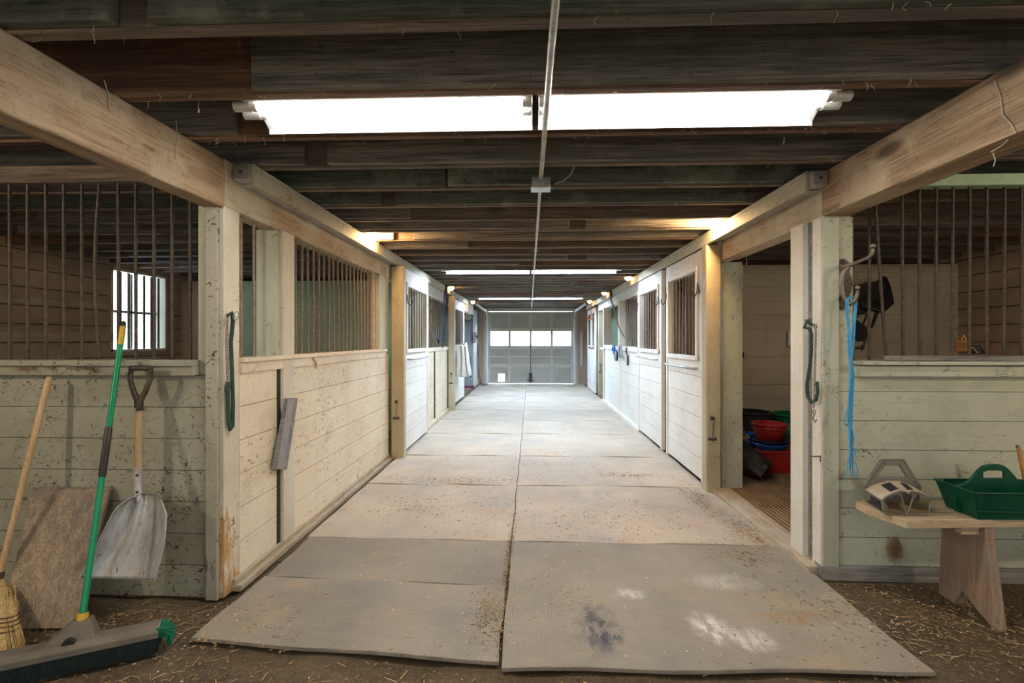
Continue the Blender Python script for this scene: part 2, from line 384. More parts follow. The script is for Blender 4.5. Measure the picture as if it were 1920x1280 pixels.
# outer walls
wy0, wy1, wz0, wz1 = 5.96, 6.90, 1.2, 2.25
wl = MB()
for (a, b, z0, z1) in ((-1.6,wy0,0,2.56),(wy1,END+.1,0,2.56),(wy0,wy1,0,wz0),(wy0,wy1,wz1,2.56)): wl.planks('Y', a, b, OXL, z0, z1, .19 if z1-z0 > .2 else .1, -.2, .010)
struct('wall_left', wl, 'inner')
w1 = MB()
for (a, b, z0, z1) in ((wy0,wy0+.03,wz0,wz1),(wy1-.03,wy1,wz0,wz1),(wy0,wy1,wz0,wz0+.03),(wy0,wy1,wz1-.03,wz1)): w1.box(OXL-.205, OXL+.004, a, b, z0, z1)
win = struct('window_1', w1, 'whitez')
struct('muntin', MB().box(OXL-.16,OXL-.13,wy0,wy1,1.70,1.735).box(OXL-.16,OXL-.13,6.42,6.45,wz0,wz1), 'greywood', win)
for k in range(7): MB().tube([(OXL-.06, wy0+.08+k*.13, wz0), (OXL-.06, wy0+.08+k*.13, wz1)], .015, 8).build('bar', 'bar', win)
MB().box(OXL-.15,OXL-.145,wy0,wy1,wz0,wz1).build('window_pane', 'glass', win)
struct('trim_1', MB().box(OXL,OXL+.035,2.6,5.95,1.33,1.43).box(OXL,OXL+.03,2.6,5.95,1.72,1.80), 'sill')
struct('wall_right', MB().planks('Y', -1.6, END+.1, OXR, 0, 2.56, .19, .2, .010), 'inner')
struct('wall_left_stall_corner', MB().planks('X', OXL, -4.3, 7.2, 0, 2.22, .15, .04, .010), 'inner')
struct('wall_left_stall', MB().planks('X', -4.3, LX-.16, 7.2, 0, 2.22, .15, .04, .010), 'innergreen')
struct('wall_left_stall_far', MB().planks('X', OXL, LX-.16, 11.5, 0, 2.22, .15, .04), 'innergreen')
struct('wall_right_stall', MB().planks('X', RX+.2, OXR, 6.0, 0, 2.24, .165, .04, .010), 'innerR')
struct('wall_right_stall_far', MB().planks('X', RX+.2, OXR, 9.2, 0, 2.24, .165, .04), 'innerR')
struct('wall_right_stall_end', MB().planks('X', RX+.2, OXR, 12.3, 0, 2.24, .165, .04), 'innergreen')
# end wall with the roll-up door opening
DX0, DX1, DZ = -1.29, 1.29, 2.22
eb = MB().planks('X', OXL, DX0-.14, END, 0, 2.54, .2, .12).planks('X', DX1+.14, OXR, END, 0, 2.54, .2, .12).planks('X', DX0-.14, DX1+.14, END, DZ+.10, 2.54, .2, .12)
struct('wall_back', eb, 'inner')
struct('trim_2', MB().box(DX0-.14,DX0,END-.03,END+.1,0,DZ).box(DX1,DX1+.14,END-.03,END+.1,0,DZ).box(DX0-.2,DX1+.2,END-.035,END+.1,DZ,DZ+.12), 'doortrim', None, .004)
d1 = bpy.data.objects.new('door_1', None); C.objects.link(d1); d1['_o'] = (0,END,0); d1.location = (0,END,0); d1['kind'] = 'structure'
sh = (DZ-.02)/4; cw = (DX1-DX0)/4; fy = END+.02
for r in range(4):
    z0 = .02+r*sh; z1 = z0+sh-.006; s = MB()
    s.box(DX0,DX1,fy,fy+.04,z0,z0+.055).box(DX0,DX1,fy,fy+.04,z1-.055,z1).box(DX0,DX1,fy+.03,fy+.045,z1-.02,z1+(.02 if r < 3 else 0))
    for c in range(5):
        xx = DX0+c*cw; s.box(max(DX0, xx-.035-(.03 if c == 4 else 0)), min(DX1, xx+.035+(.03 if c == 0 else 0)), fy, fy+.04, z0+.055, z1-.055)
    sec = s.build('door_frame', 'doortrim', d1, .004)
    for c in range(4):
        xa, xb = DX0+c*cw+.03, DX0+(c+1)*cw-.03; p_ = MB(); ya, yb = fy+.034, fy+.044
        if r == 2: MB().box(xa,xb,fy+.02,fy+.025,z0+.05,z1-.05).build('window_pane', 'glass', sec); continue
        if r == 0 and c == 0:
            p_.box(xa,xa+.27,ya,yb,z0+.05,z1-.05).box(xa+.46,xb,ya,yb,z0+.05,z1-.05).box(xa+.27,xa+.46,ya,yb,z1-.25,z1-.05).box(xa+.27,xa+.46,ya,yb,z0+.05,z0+.06)
            MB().box(xa+.265,xa+.465,fy+.02,fy+.026,z0+.06,z1-.25).build('pet_flap', 'glass', sec)
        else: p_.box(xa,xb,ya,yb,z0+.05,z1-.05)
        p_.build('inset_panel', 'door', sec)
for z in (.02+sh*1.5-.02, .02+sh+.01): MB().box(DX0+.02,DX1-.02,fy-.04,fy,z,z+.025).box(DX0+.02,DX1-.02,fy-.045,fy-.035,z-.015,z+.04).build('strut', 'doortrim', d1)
MB().box(-.05,.05,fy-.03,fy,.06,.34).box(-.012,.012,fy-.05,fy-.03,.2,1.2).box(-.09,.09,fy-.05,fy-.03,.10,.13).build('door_latch', 'iron', d1)
for sx in (-1, 1):
    r_ = MB(); x0 = sx*1.325
    pts = [(x0, END-.06, .02), (x0, END-.06, 1.95), (x0, END-.10, 2.08), (x0, END-.2, 2.17), (x0, END-.35, 2.205), (x0, 12.0, 2.225)]
    for a, b in zip(pts, pts[1:]): r_.obox(a, b, .03, .055, (1,0,0) if a[0] == b[0] and abs(b[2]-a[2]) > .5 else (0,0,1))
    rr = thing('door_track', 'pale curved steel garage door track on the '+('clock side' if sx < 0 else 'side of the hanging orange cord'), 'rail', (x0, END-.06, 0), 'garage door tracks')
    r_.build('rail', 'fixture', rr)
    MB().box(x0-.012,x0+.012,12.0,12.03,2.2,JZ).build('hanger_strap', 'iron', rr)

# ---------------- front wall of the stall with the tools
ww = MB().planks('X', OXL, -1.68, LY, .01, 1.17, .165, .03)
struct('wall_left_front', ww, 'frontL')
struct('trim_3', MB().box(OXL,-1.735,LY-.065,LY+.07,1.215,1.245).box(OXL,-1.735,LY-.045,LY+.03,1.165,1.215), 'frontL', None, .004)
struct('trim_4', MB().box(-1.745,-1.68,LY+.01,LY+.05,1.17,2.055), 'greenz', None, .003)
struct('trim_5', MB().box(OXL,-1.71,LY+.02,LY+.12,2.19,2.28), 'joist', None, .004)
g1 = thing('bar_grille', 'row of tall dark iron stall bars above the ledge with the shovel', 'bars', (-2.6,LY+.05,1.245))
def barline(x, y, z0, z1, par, mat='bar', r=.0085, bend=0, lean=0, lx=0):
    pts = []
    for k in range(7):
        t = k/6; pts.append((x+lx*(t-.5)+bend*math.sin(t*math.pi)*(1 if t < 1 else 0), y+lean*(t-.5), z0+(z1-z0)*t))
    return MB().tube(pts, r, 8).build('bar', mat, par)
for px in (-50,-16,18,52,86,120,154,187,222,255,289,323,357):
    barline(aY(px, 500, LY+.05).x, LY+.05, 1.24, 2.2, g1, bend=-.028 if px == 187 else R(-.002,.002))
# corner post
p = thing('corner_post', 'scuffed cream corner post with worn orange base beside the hanging shovel', 'post', (-1.64,2.59,0))
MB().box(-1.685,-1.622,LY-.022,LY,.0,HB).build('trim_board', 'cornertrim', p, .003)
MB().box(-1.67,LX,LY+.001,2.67,.0,HB).build('post', 'corner', p, .004)
# aisle wall left
aw = MB().planks('Y', 2.67, 5.53, LX, .06, 1.19, .185, -.04)
struct('wall_left_aisle', aw, 'cream')
struct('trim_6', MB().box(LX-.10,LX+.03,2.67,5.40,1.225,1.25).box(LX-.03,LX+.015,2.67,5.40,1.165,1.225), 'cream', None, .004)
struct('baseboard_left', MB().box(LX-.05,LX+.05,2.60,5.53,0,.034).box(LX-.04,LX+.018,2.60,5.53,.034,.065), 'sill', None, .005)
p = thing('stall_post', 'pale post between the two barred aisle openings behind the corner post', 'post', (-1.66,3.2,0))
MB().box(-1.74,-1.605,3.08,3.25,1.16,HB).build('post', 'greenz', p, .004)
MB().box(-1.605,-1.583,3.12,3.27,.055,HB).build('batten', 'creamz', p, .003)
MB().box(-1.603,-1.594,3.07,3.105,.06,1.165).build('shadow_gap', 'groove', p)
p = thing('stall_post', 'narrow cream post at the far end of the long aisle grille', 'post', (-1.66,5.3,0))
MB().box(-1.72,-1.6,5.2,5.54,1.25,HB).build('post', 'greenz', p, .004)
MB().box(-1.68,-1.64,5.10,5.2,1.25,HB).build('jamb_board', 'sill', p, .003)
# header on the aisle, left
def header(x0, x1, y0, y1, label, mat='header', name='header_beam', zt=JZ):
    return tag(MB().box(x0, x1, y0, y1, HB, zt).build(name, mat, None, .006), label, 'beam')
header(LX-.12, LX, 2.54, 5.45, 'cream and tan header timber over the barred openings on the shovel side')
header(LX-.12, LX, 5.455, 9.3, 'whitewashed header timber above the sliding door on the shovel side', 'white')
header(LX-.12, LX, 9.305, 13.8, 'far whitewashed header timber above the door with the blanket', 'white')
tag(MB().box(LX-.105, LX, -1.5, 2.535, HB-.01, JZ-.005).build('timber_beam', 'beam', None, .008), 'big rough tan timber beam ending at the corner post beside the shovel', 'beam')
# sliding-door track covers
def trackcover(xa, xb, y0, y1, label, cap):
    t = thing('track_cover', label, 'door track', ((xa+xb)/2, y0, 2.2)); lo, hi = min(xa, xb), max(xa, xb)
    MB().box(lo, hi, y0, y1, 2.275, 2.298).build('top_board', 'track', t, .003)
    f = MB(); y = y0
    fx = xb; d = -.022 if xb > xa else .022
    while y < y1:
        e = min(y+2.4, y1); f.box(min(fx, fx+d), max(fx, fx+d), y, e-.006, 2.19, 2.275); y += 2.4
    f.build('face_board', 'track', t, .003)
    MB().box(lo+.02, hi-.025, y0+.04, y1-.04, 2.20, 2.262).build('rail', 'steel', t)
    return t
trackcover(LX, LX+.11, 2.62, 11.9, 'long pale track cover above the doors on the shovel side', 1)
e = thing('rail_end', 'grey metal end box of the door track near the corner post', 'bracket', (LX+.06,2.60,2.2)); MB().box(LX+.015,LX+.10,2.585,2.66,2.205,2.285).build('box', 'steel', e, .004); MB().lathe([(.0,-.003),(.009,-.003),(.009,.0)], (LX+.058,2.585,2.245), 10, 'Y').build('bolt', 'iron', e)
# ---------------- right side front
wr = MB().planks('X', 1.739, OXR, RY, .07, 1.16, .165, .03)
struct('wall_right_front', wr, 'frontR')
struct('baseboard_right', MB().box(1.64,OXR,RY-.02,RY+.06,-.01,.075), 'greywood', None, .005)
struct('trim_7', MB().box(1.83,OXR,RY-.075,RY+.08,1.21,1.232).box(1.83,OXR,RY-.05,RY+.03,1.145,1.205), 'frontR', None, .004)
struct('trim_8', MB().box(1.84,OXR,RY+.02,RY+.10,2.225,2.29), 'innergreen', None, .004)
p = thing('corner_post', 'pale green corner post carrying the cast iron hook', 'post', (1.72,2.95,0))
MB().box(RX,1.675,RY+.0,2.965,.02,HB+.0).build('aisle_board', 'whitez', p, .003)
MB().box(RX+.002,1.738,RY-.018,RY+.001,.05,HB).box(1.676,1.738,RY,2.955,.05,HB).build('trim_board', 'greenz', p, .003)
MB().box(1.746,1.832,RY+.012,2.99,1.15,HB).build('post', 'greenz', p, .004)
p = thing('door_jamb', 'tall cream jamb board at the near side of the doorway with buckets', 'jamb', (1.70,3.1,0))
MB().box(RX-.012,1.80,3.045,3.185,.04,HB).build('jamb', 'whitez', p, .004)
MB().box(RX+.022,RX+.05,2.96,3.048,.05,HB).build('backing_strip', 'greywood', p)
g2 = thing('bar_grille', 'row of tall dark iron stall bars above the grey plank and blue twine', 'bars', (2.6,RY+.06,1.232))
for px in (1598,1630,1692,1724,1755,1786,1818,1850,1883,1916,1949,1982,2015):
    barline(aY(px, 560, RY+.06).x, RY+.06, 1.23, 2.24, g2, lx=R(-.006,.006))
barline(aY(1650, 560, RY+.03).x, RY+.03, 1.23, 2.24, g2, lx=-.066)
tag(MB().box(RX, RX+.16, -1.5, 2.875, HB, JZ-.005).build('timber_beam', 'beam', None, .008), 'big rough tan timber beam ending above the corner post with the iron hook', 'beam')
header(RX+.03, RX+.17, 2.88, 4.42, 'tan and cream header timber over the doorway with the buckets')
header(RX+.0, RX+.14, 4.425, 7.4, 'whitewashed header timber above the two sliding doors opposite', 'white')
header(RX+.0, RX+.14, 7.405, 12.2, 'far pale header timber above the openings with halters', 'white')
trackcover(RX+.02, RX-.10, 2.85, 13.9, 'long pale track cover above the doors on the bench side', 1)
e = thing('rail_end', 'grey metal end box of the door track near the iron hook', 'bracket', (RX-.05,2.82,2.2)); MB().box(RX-.085,RX-.005,2.80,2.88,2.205,2.285).build('box', 'steel', e, .004); MB().lathe([(.0,-.003),(.009,-.003),(.009,.0)], (RX-.045,2.80,2.245), 10, 'Y').build('bolt', 'iron', e)
# doorway to the feed stall: sill + far jamb + guard post
tag(MB().box(RX-.06,RX+.10,2.90,4.42,-.01,.055).build('threshold_board', 'sill', None, .006), 'worn wooden threshold plank across the doorway with the buckets', 'threshold')
tag(MB().box(1.735,1.905,4.53,4.68,0,HB).build('door_post', 'greenz', None, .006), 'pale green square post on the far side of the doorway with buckets', 'post')
tag(MB().box(1.535,1.665,4.40,4.52,0,2.185).build('guard_post', 'ochrez', None, .012), 'ochre square guard post with a hook latch before the nearest sliding door', 'post')
tag(MB().box(-1.578,-1.43,5.55,5.66,0,2.185).build('guard_post', 'ochrez', None, .012), 'ochre square guard post with a hook latch past the long aisle grille', 'post')
tag(MB().box(-1.555,-1.435,9.3,9.43,0,2.185).build('guard_post', 'ochrez', None, .012), 'ochre square guard post standing just before the hanging blanket', 'post')
tag(MB().box(1.64,1.755,12.1,12.23,0,2.185).build('guard_post', 'ochrez', None, .012), 'far ochre guard post beside the narrow dark doorway past the halters', 'post')
tag(MB().box(1.765,1.93,12.28,12.42,0,HB).build('door_post', 'greenz', None, .006), 'dull green square post behind the far ochre guard post', 'post')
tag(MB().box(1.62,1.72,5.87,5.96,0,2.05).build('stall_post', 'sill', None, .006), 'dark bare wood post between the two sliding doors on the bench side', 'post')

# ---------------- sliding doors
def stall_door(x, s, y0, y1, wy0, wy1, wz0, wz1, label, mat='white', nb=7, bar=True, hooks=(), zt=2.18):
    # x = face toward the aisle, s = +1 when the aisle lies at +x
    t = thing('sliding_door', label, 'stall door', (x-s*.025, (y0+y1)/2, .04)); b = x-s*.05
    lo, hi = min(x, b), max(x, b); p = MB()
    p.planks('Y', y0+.05, y1-.05, x-s*.010, .06, wz0, .19, -s*.035)
    pl = p.build('panel', mat, t)
    f = MB().box(lo,hi,y0,y0+.05,.04,zt).box(lo,hi,y1-.05,y1,.04,zt)
    f.box(lo,hi,y0+.05,wy0,wz0,zt).box(lo,hi,wy1,y1-.05,wz0,zt).box(lo,hi,wy0,wy1,wz1,zt)
    f.build('door_frame', mat, t, .003)
    w = .045; k0, k1 = (x, x+s*.018) if s > 0 else (x+s*.018, x)
    q = MB().box(k0,k1,wy0-w,wy0,wz0-w,wz1+w).box(k0,k1,wy1,wy1+w,wz0-w,wz1+w).box(k0,k1,wy0,wy1,wz0-w,wz0).box(k0,k1,wy0,wy1,wz1,wz1+w)
    wf = q.build('window_frame', mat, t, .003)
    for i in range(nb):
        yy = wy0+(wy1-wy0)*(i+.7)/(nb+.4)
        MB().tube([(x-s*.03,yy,wz0-.01),(x-s*.03,yy,wz1+.01)], .009, 8).build('bar', 'barrust', wf)
    if bar:
        zb = wz0-.12
        MB().tube([(x,y0+.14,zb),(x+s*.05,y0+.14,zb),(x+s*.05,y1-.14,zb),(x,y1-.14,zb)], .011, 8).build('pull_bar', 'steel', t)
    for yy in hooks:
        zz = 1.78
        MB().tube([(x,yy,zz),(x+s*.02,yy,zz+.10),(x+s*.03,yy-.01,zz),(x+s*.055,yy-.02,zz-.03),(x+s*.08,yy-.03,zz-.01),(x+s*.085,yy-.035,zz+.03)], .006, 6).build('hook', 'iron', t)
    return t
stall_door(-1.455, 1, 5.665, 7.0, 5.78, 6.82, 1.24, 1.98, 'cream sliding stall door with barred window, first on the shovel side', 'white', 7, hooks=(5.73, 6.93))
stall_door(-1.53, 1, 9.45, 11.4, 9.75, 11.1, 1.24, 1.98, 'far sliding stall door carrying the hanging blanket', 'white', 8, hooks=(9.55,))
stall_door(1.565, -1, 4.58, 5.80, 4.74, 5.66, 1.20, 2.0, 'cream sliding stall door with barred window, beside the bucket doorway', 'white', 8, hooks=(4.66, 5.73))
stall_door(1.555, -1, 5.97, 7.24, 6.12, 7.08, 1.23, 1.98, 'white sliding stall door with barred window, second past the bucket doorway', 'white', 7, hooks=(6.05, 7.16))
def french(x, y0, y1, label):
    t = thing('stall_door', label, 'stall door', (x+.025,(y0+y1)/2,.04))
    MB().box(x,x+.045,y0,y1,.04,1.2).build('panel', 'white', t, .004)
    MB().box(x-.012,x,y0+.12,y1-.12,.3,1.1).build('inset_panel', 'fixture', t, .004)
    MB().box(x,x+.045,y0,y0+.09,1.2,2.15).box(x,x+.045,y1-.09,y1,1.2,2.15).box(x,x+.045,y0+.09,y1-.09,2.03,2.15).build('window_frame', 'white', t, .003)
    MB().box(x+.02,x+.026,y0+.09,y1-.09,1.2,2.03).build('window_pane', 'glass', t)
    MB().obox((x-.02,y0+.05,1.16),(x-.02,y1-.03,1.13),.02,.035).build('latch_bar', 'iron', t)
french(1.575, 12.26, 13.05, 'pale blue-white half-glazed door just past the far ochre guard post')
french(1.575, 13.07, 13.85, 'white half-glazed door nearest the roll-up door, past the hanging orange cord')
# ---------------- recessed wall sections
lw = MB().planks('Y', 7.0, 9.3, LX+.03, .08, 1.17, .185, -.04); struct('wall_left_aisle_far', lw, 'cream')
struct('baseboard_left_far', MB().box(LX-.02,LX+.07,7.02,9.3,0,.07), 'cream', None, .004)
struct('trim_9', MB().box(LX-.08,LX+.05,7.0,9.3,1.165,1.225), 'cream', None, .004)
p = thing('stall_post', 'pale post between the sliding door and the purple rope', 'post', (-1.6,7.4,0)); MB().box(-1.74,-1.6,7.28,7.46,1.22,HB).build('post', 'greenz', p, .004); MB().box(-1.57,-1.555,7.3,7.5,.07,HB).build('batten', 'creamz', p, .003)
MB().box(-1.574,-1.560,8.0,8.07,.07,1.17).build('batten', 'groove', p)
g3 = thing('bar_grille', 'short row of dim bars behind the hanging purple rope', 'bars', (LX-.04,8.4,1.22))
for k in range(10): barline(LX-.04, 7.62+k*.16, 1.22, 2.05, g3, 'barrust')
g4 = thing('bar_grille', 'long row of rusty bars along the aisle past the corner post', 'bars', (LX-.04,4.2,1.25))
for k in range(19): barline(LX-.045, 3.32+k*.0955, 1.25, 2.05, g4, 'barrust', .0085, 0, R(-.02,.02))
g5 = thing('bar_grille', 'two rusty bars in the narrow opening beside the corner post', 'bars', (LX-.04,2.8,1.25))
for yy in (2.76, 2.89): barline(LX-.045, yy, 1.25, 2.05, g5, 'barrust')
rw = MB().planks('Y', 7.3, 10.95, RX-.03, .06, 1.17, .185, .04); struct('wall_right_aisle_far', rw, 'white')
struct('trim_10', MB().box(RX-.06,RX+.08,7.3,10.95,1.165,1.24), 'white', None, .004)
struct('baseboard_right_far', MB().box(RX-.09,RX+.02,7.26,10.95,0,.06), 'white', None, .004)
p = thing('stall_post', 'white post between the far barred openings with halters', 'post', (1.65,9.0,0)); MB().box(RX-.055,RX+.08,8.95,9.12,.06,HB).build('post', 'whitez', p, .004)
p = thing('stall_post', 'white post at the near side of the far barred opening', 'post', (1.65,7.35,0)); MB().box(RX-.06,RX+.08,7.28,7.42,.06,HB).build('post', 'whitez', p, .004)
p = thing('stall_post', 'white post at the end of the far barred opening, by the dark doorway', 'post', (1.65,10.9,0)); MB().box(RX-.06,RX+.1,10.85,10.98,.06,HB).build('post', 'whitez', p, .004)
g6 = thing('bar_grille', 'short row of bars beside the second sliding door on the bench side', 'bars', (RX+.03,8.2,1.24))
for k in range(9): barline(RX+.03, 7.55+k*.155, 1.24, 2.05, g6, 'barrust')
p = thing('rail_stub', 'short white rail end poking out by the far dark doorway', 'rail', (RX-.02,11.2,1.15)); MB().box(RX-.05,RX+.06,10.98,11.5,1.14,1.18).build('rail', 'white', p)

# ================================================================= CEILING
def joist(k, y, segs, label, mat='joist', smat='sister'):
    t = thing('ceiling_joist', label, 'joist', (0,y,JZ), 'ceiling joists')
    MB().box(OXL+.005,OXR-.005,y,y+.042,JZ,JZ+.235).build('plank', mat, t, .004)
    for (a, b, dz) in segs:
        MB().box(a, b, y-.042, y-.001, JZ+dz, JZ+.232).build('splice_board', smat, t, .005)
    return t
J = lambda k: 1.887+.405*(k-1)
def xs(px, k): return aY(px, 300, J(k)-.04).x
SEG = {0: [(-3.2, xs(205,0), .012), (xs(275,0), 4.0, .012)], 1: [(xs(470,1), 4.4, .006)],
       2: [(-4.0, xs(442,2), .012), (xs(520,2), 3.6, .012)], 3: [(-3.8, xs(570,3), .01), (xs(613,3), 4, .008)],
       4: [(-4, xs(835,4), .008), (xs(839,4), 4, .012)], 5: [(-4.5, xs(715,5), .01), (xs(740,5), xs(1400,5), .004)], 6: [(-4, xs(770,6), .008)],
       8: [(-4, xs(742,8)-.02, .006), (xs(775,8), 4, .008)], 9: [(-4, xs(878,9), .006)]}
nj = 0
for k in range(-1, 34):
    y = J(k)
    if y > END-.1: break
    if k < 0: lab = 'dark ceiling joist nearest the camera, almost overhead'
    elif k == 0: lab = 'dark joist with a pale green-stained splice board nearest in view'
    elif k == 1: lab = 'dark joist in front of the near twin fluorescent light, hiding its upper edge'
    elif k == 2: lab = 'joist carrying the near twin fluorescent light, lit tan below it'
    else: lab = '%s rough dark ceiling joist beyond the near twin fluorescent light' % ORD[k-3]
    seg = SEG.get(k)
    if seg is None:
        seg = []; a = R(-2, 1.2)
        if random.random() < .75: seg.append((-4.6, a, R(.004,.012)))
        if random.random() < .6: seg.append((a+R(.01,.3), 4.6, R(.004,.012)))
    joist(k, y, seg, lab, 'joistred' if k in (1,2,8,12,17,22,27) else 'joist', 'sistergreen' if k in (0,4,5) else 'sister')
# fluorescent twin lights
def fluo(xc, y, L, label, tube, zc=2.315):
    t = thing('fluorescent_light', label, 'light fixture', (xc, y, zc), 'fluorescent ceiling lights'); a, b = xc-L/2, xc+L/2
    prof = [(.0,.075),(.05,.075),(.05,.03),(.135,-.03),(.135,-.045),(.131,-.045),(.131,-.028),(.046,.022),(.0,.022)]
    near = [(.0,.022),(.046,.022),(.07,.004),(.074,.006),(.052,.03),(.05,.075),(.0,.075)]
    pr = [(y+p, zc+q) for p, q in prof]+[(y-p, zc+q) for p, q in near]
    n = len(pr)-1; m = MB(); vs = []
    for xx in (a, b): vs += [Vector((xx, p, q)) for p, q in pr[:n]]
    m.add(vs, [(i, (i+1) % n, (i+1) % n+n, i+n) for i in range(n)]+[tuple(range(n)), tuple(range(n, 2*n))[::-1]])
    m.build('reflector', 'fixture', t)
    for xx in (a+.25, b-.25): MB().box(xx-.015, xx+.015, y-.02, y+.02, zc+.072, JZ+.237).build('hanger', 'steel', t)
    for dy in (-.036, .036):
        tb = MB().tube([(a+.03, y+dy, zc-.0), (b-.03, y+dy, zc-.0)], .019, 12).build('tube', tube, t)
        for e, s in ((a, 1), (b, -1)):
            ext = .055 if (xc < 0) == (s > 0) else -.004
            MB().tube([(e-ext*s, y+dy, zc), (e+.04*s, y+dy, zc)], .0215, 12).tube([(e+.012*s, y+dy, zc), (e+.016*s, y+dy, zc)], .0235, 12).build('lamp_holder', 'lampend', tb)
    return t
fluo(-.580, 2.045, 1.175, 'long fluorescent light on the near joist, on the shovel side of the conduit', 'tube')
fluo(.620, 2.045, 1.175, 'long fluorescent light on the near joist, on the bench side of the conduit', 'tube')
for y, nm in ((6.9,'middle'),(11.35,'far')):
    fluo(-.607, y, 1.19, '%s fluorescent light across the aisle, on the shovel side of the conduit' % nm, 'tubemid' if nm == 'middle' else 'tubefar', 2.332)
    fluo(.607, y, 1.19, '%s fluorescent light across the aisle, on the bench side of the conduit' % nm, 'tubemid' if nm == 'middle' else 'tubefar', 2.332)
# bulbs
def bulb(x, y, label, z=2.325, mat='bulbfar'):
    t = thing('light_bulb', label, 'light bulb', (x,y,z), 'bare warm ceiling bulbs')
    pr = [(.001,-.075),(.026,-.070),(.046,-.053),(.053,-.030),(.048,-.006),(.034,.014),(.018,.03),(.015,.04)]
    MB().lathe(pr, (x,y,z), 16).build('bulb', mat, t)
    MB().lathe([(.0,.04),(.04,.04),(.045,.055),(.05,.09),(.0,.09)], (x,y,z), 16).build('socket', 'porcelain', t)
    MB().box(x-.02,x+.02,y-.02,J(1)+math.ceil((y-J(1))/.405)*.405,z+.09,z+.11).build('mount', 'iron', t)
bulb(-1.47, 4.54, 'bare warm bulb above the track cover over the long aisle grille', 2.325, 'bulb')
bulb(1.52, 4.12, 'bare warm bulb above the doorway with the buckets', 2.325, 'bulb')
bulb(-3.4, .45, 'bare bulb over the dirt entrance on the shovel side', 2.27, 'bulbentry')
bulb(3.7, .55, 'bare bulb over the dirt entrance on the bench side', 2.27, 'bulbentry')
bulb(-1.45, 9.0, 'bare warm bulb near the ceiling above the purple rope')
bulb(1.48, 7.6, 'bare warm bulb near the ceiling above the second sliding door')
bulb(1.48, 10.05, 'bare warm bulb near the ceiling by the striped rope')
bulb(-1.45, 12.4, 'far bare warm bulb near the ceiling beside the clock')
bulb(1.46, 12.35, 'far bare warm bulb near the ceiling by the hanging orange cord')
# conduit
cx = lambda y: aY(1003+(1032-1003)*max(0, (1/y-.2))*1.27, 0, y).x
cd = thing('electrical_conduit', 'thin galvanised conduit pipe running down the middle of the ceiling', 'pipe', (.05,3,2.28))
MB().tube([(.075, .9, 2.284), (.066, 1.6, 2.282), (.060, 2.62, 2.275), (.058, 2.9, 2.28)], .0125, 10).build('pipe', 'conduit', cd)
MB().tube([(.058, 3.0, 2.28), (.055, 4.5, 2.285), (.045, 7.0, 2.285), (.04, 10, 2.285), (.03, 14.6, 2.285)], .011, 10).build('pipe', 'conduit', cd)
for y in (5.2, 9.6): MB().box(.02,.08,y,y+.02,2.28,2.30).build('strap', 'conduit', cd)
jb = thing('junction_box', 'small galvanised junction box on the conduit behind the near light', 'junction box', (.06,2.94,2.24))
MB().box(.005,.115,2.885,2.985,2.245,2.298).build('box', 'steel', jb, .004)
MB().box(.002,.118,2.882,2.988,2.236,2.245).build('cover', 'steel', jb, .002)
MB().tube([(.115,2.93,2.27),(.14,2.93,2.27)], .009, 8).build('connector', 'iron', jb)
tag(MB().tube([(.14,2.93,2.27),(.19,2.9,2.275),(.23,2.84,2.295),(.25,2.75,2.33),(.28,2.7,2.37)], .005, 8).build('electric_cable', 'cable'), 'short grey cable curving from the junction box up to a joist', 'cable')
# cobwebs
wb = MB()
for _ in range(170):
    k = random.choice((0,1,1,2,2,2,3,4,5,6,7,8)); y = J(k)+R(-.04,.04); x = R(-1.55,1.6) if random.random() < .6 else random.choice((R(-2.0,-1.2), R(.8,2.0)))
    L = R(.006,.035); pts = [(x, y, JZ+.004)]
    for i in range(3): q = pts[-1]; pts.append((q[0]+R(-.012,.012), q[1]+R(-.01,.01), q[2]-L/3))
    wb.tube(pts, R(.0005,.0014), 5)
for (u, v, y, L) in ((710,280,J(4),.14),(1400,488,3.6,.06),(372,200,1.95,.05),(533,255,J(2),.05),(1470,262,J(2),.03)):
    q = aY(u, v, y); wb.tube([(q.x+R(-.004,.004), q.y, q.z+L*.5-i*L/4) for i in range(5)], [.0012,.0012,.0015,.0025,.003], 5)
for (a, b) in (((1865,150),(1880,215)),((1880,215),(1905,250)),((1858,285),(1890,262)),((1862,287),(1863,312)),((195,150),(205,205)),((330,225),(328,300))):
    x = RX-.004 if a[0] > 900 else LX+.004; wb.tube([aX(*a, x), aX((a[0]+b[0])/2+4, (a[1]+b[1])/2, x), aX(*b, x)], .0018, 5)
stuff(tag(wb.build('cobweb', 'web'), 'wisps of dusty cobweb hanging from the joists and beams', 'cobweb'))

# ================================================================= FLOOR MATS
rows = [4.549, 5.707, 7.05, 8.25, 9.45, 10.65, 11.85, 13.05, 14.25, 15.08]
def floor_mat(c, label, mat, z=.0, th=.018):
    p = [Vector((a, b, z)) for a, b in c]
    n = 10
    def fn(u, v):
        q = p[0].lerp(p[1], u).lerp(p[3].lerp(p[2], u), v)
        return (q.x+.004*math.sin(9*v+q.y), q.y+.005*math.sin(7*u+q.x*3), z+th+.003*math.sin(11*u+3*v))
    m = MB().grid(fn, n, n, (0,0,-th)); m.sm = [False]*len(m.f)
    t = tag(m.build('floor_mat', mat, None, .003), label, 'rubber mat', 'rubber floor mats')
    return t
SX = -.125
floor_mat([(-1.515,2.15),(SX-.01,2.045),(SX-.008,2.675),(-1.49,2.735)], 'woven grey rubber mat on the shovel side, first row at the dirt entrance', 'matweave', .006)
floor_mat([(-1.49,2.745),(SX-.008,2.688),(SX-.008,3.285),(-1.49,3.315)], 'woven grey rubber mat on the shovel side, second narrow row from the dirt', 'matweave')
floor_mat([(SX+.004,2.005),(1.615,2.05),(1.60,3.255),(SX+.004,3.265)], 'large grey rubber mat with dark scuff and white splashes at the entrance', 'matstain', .006)
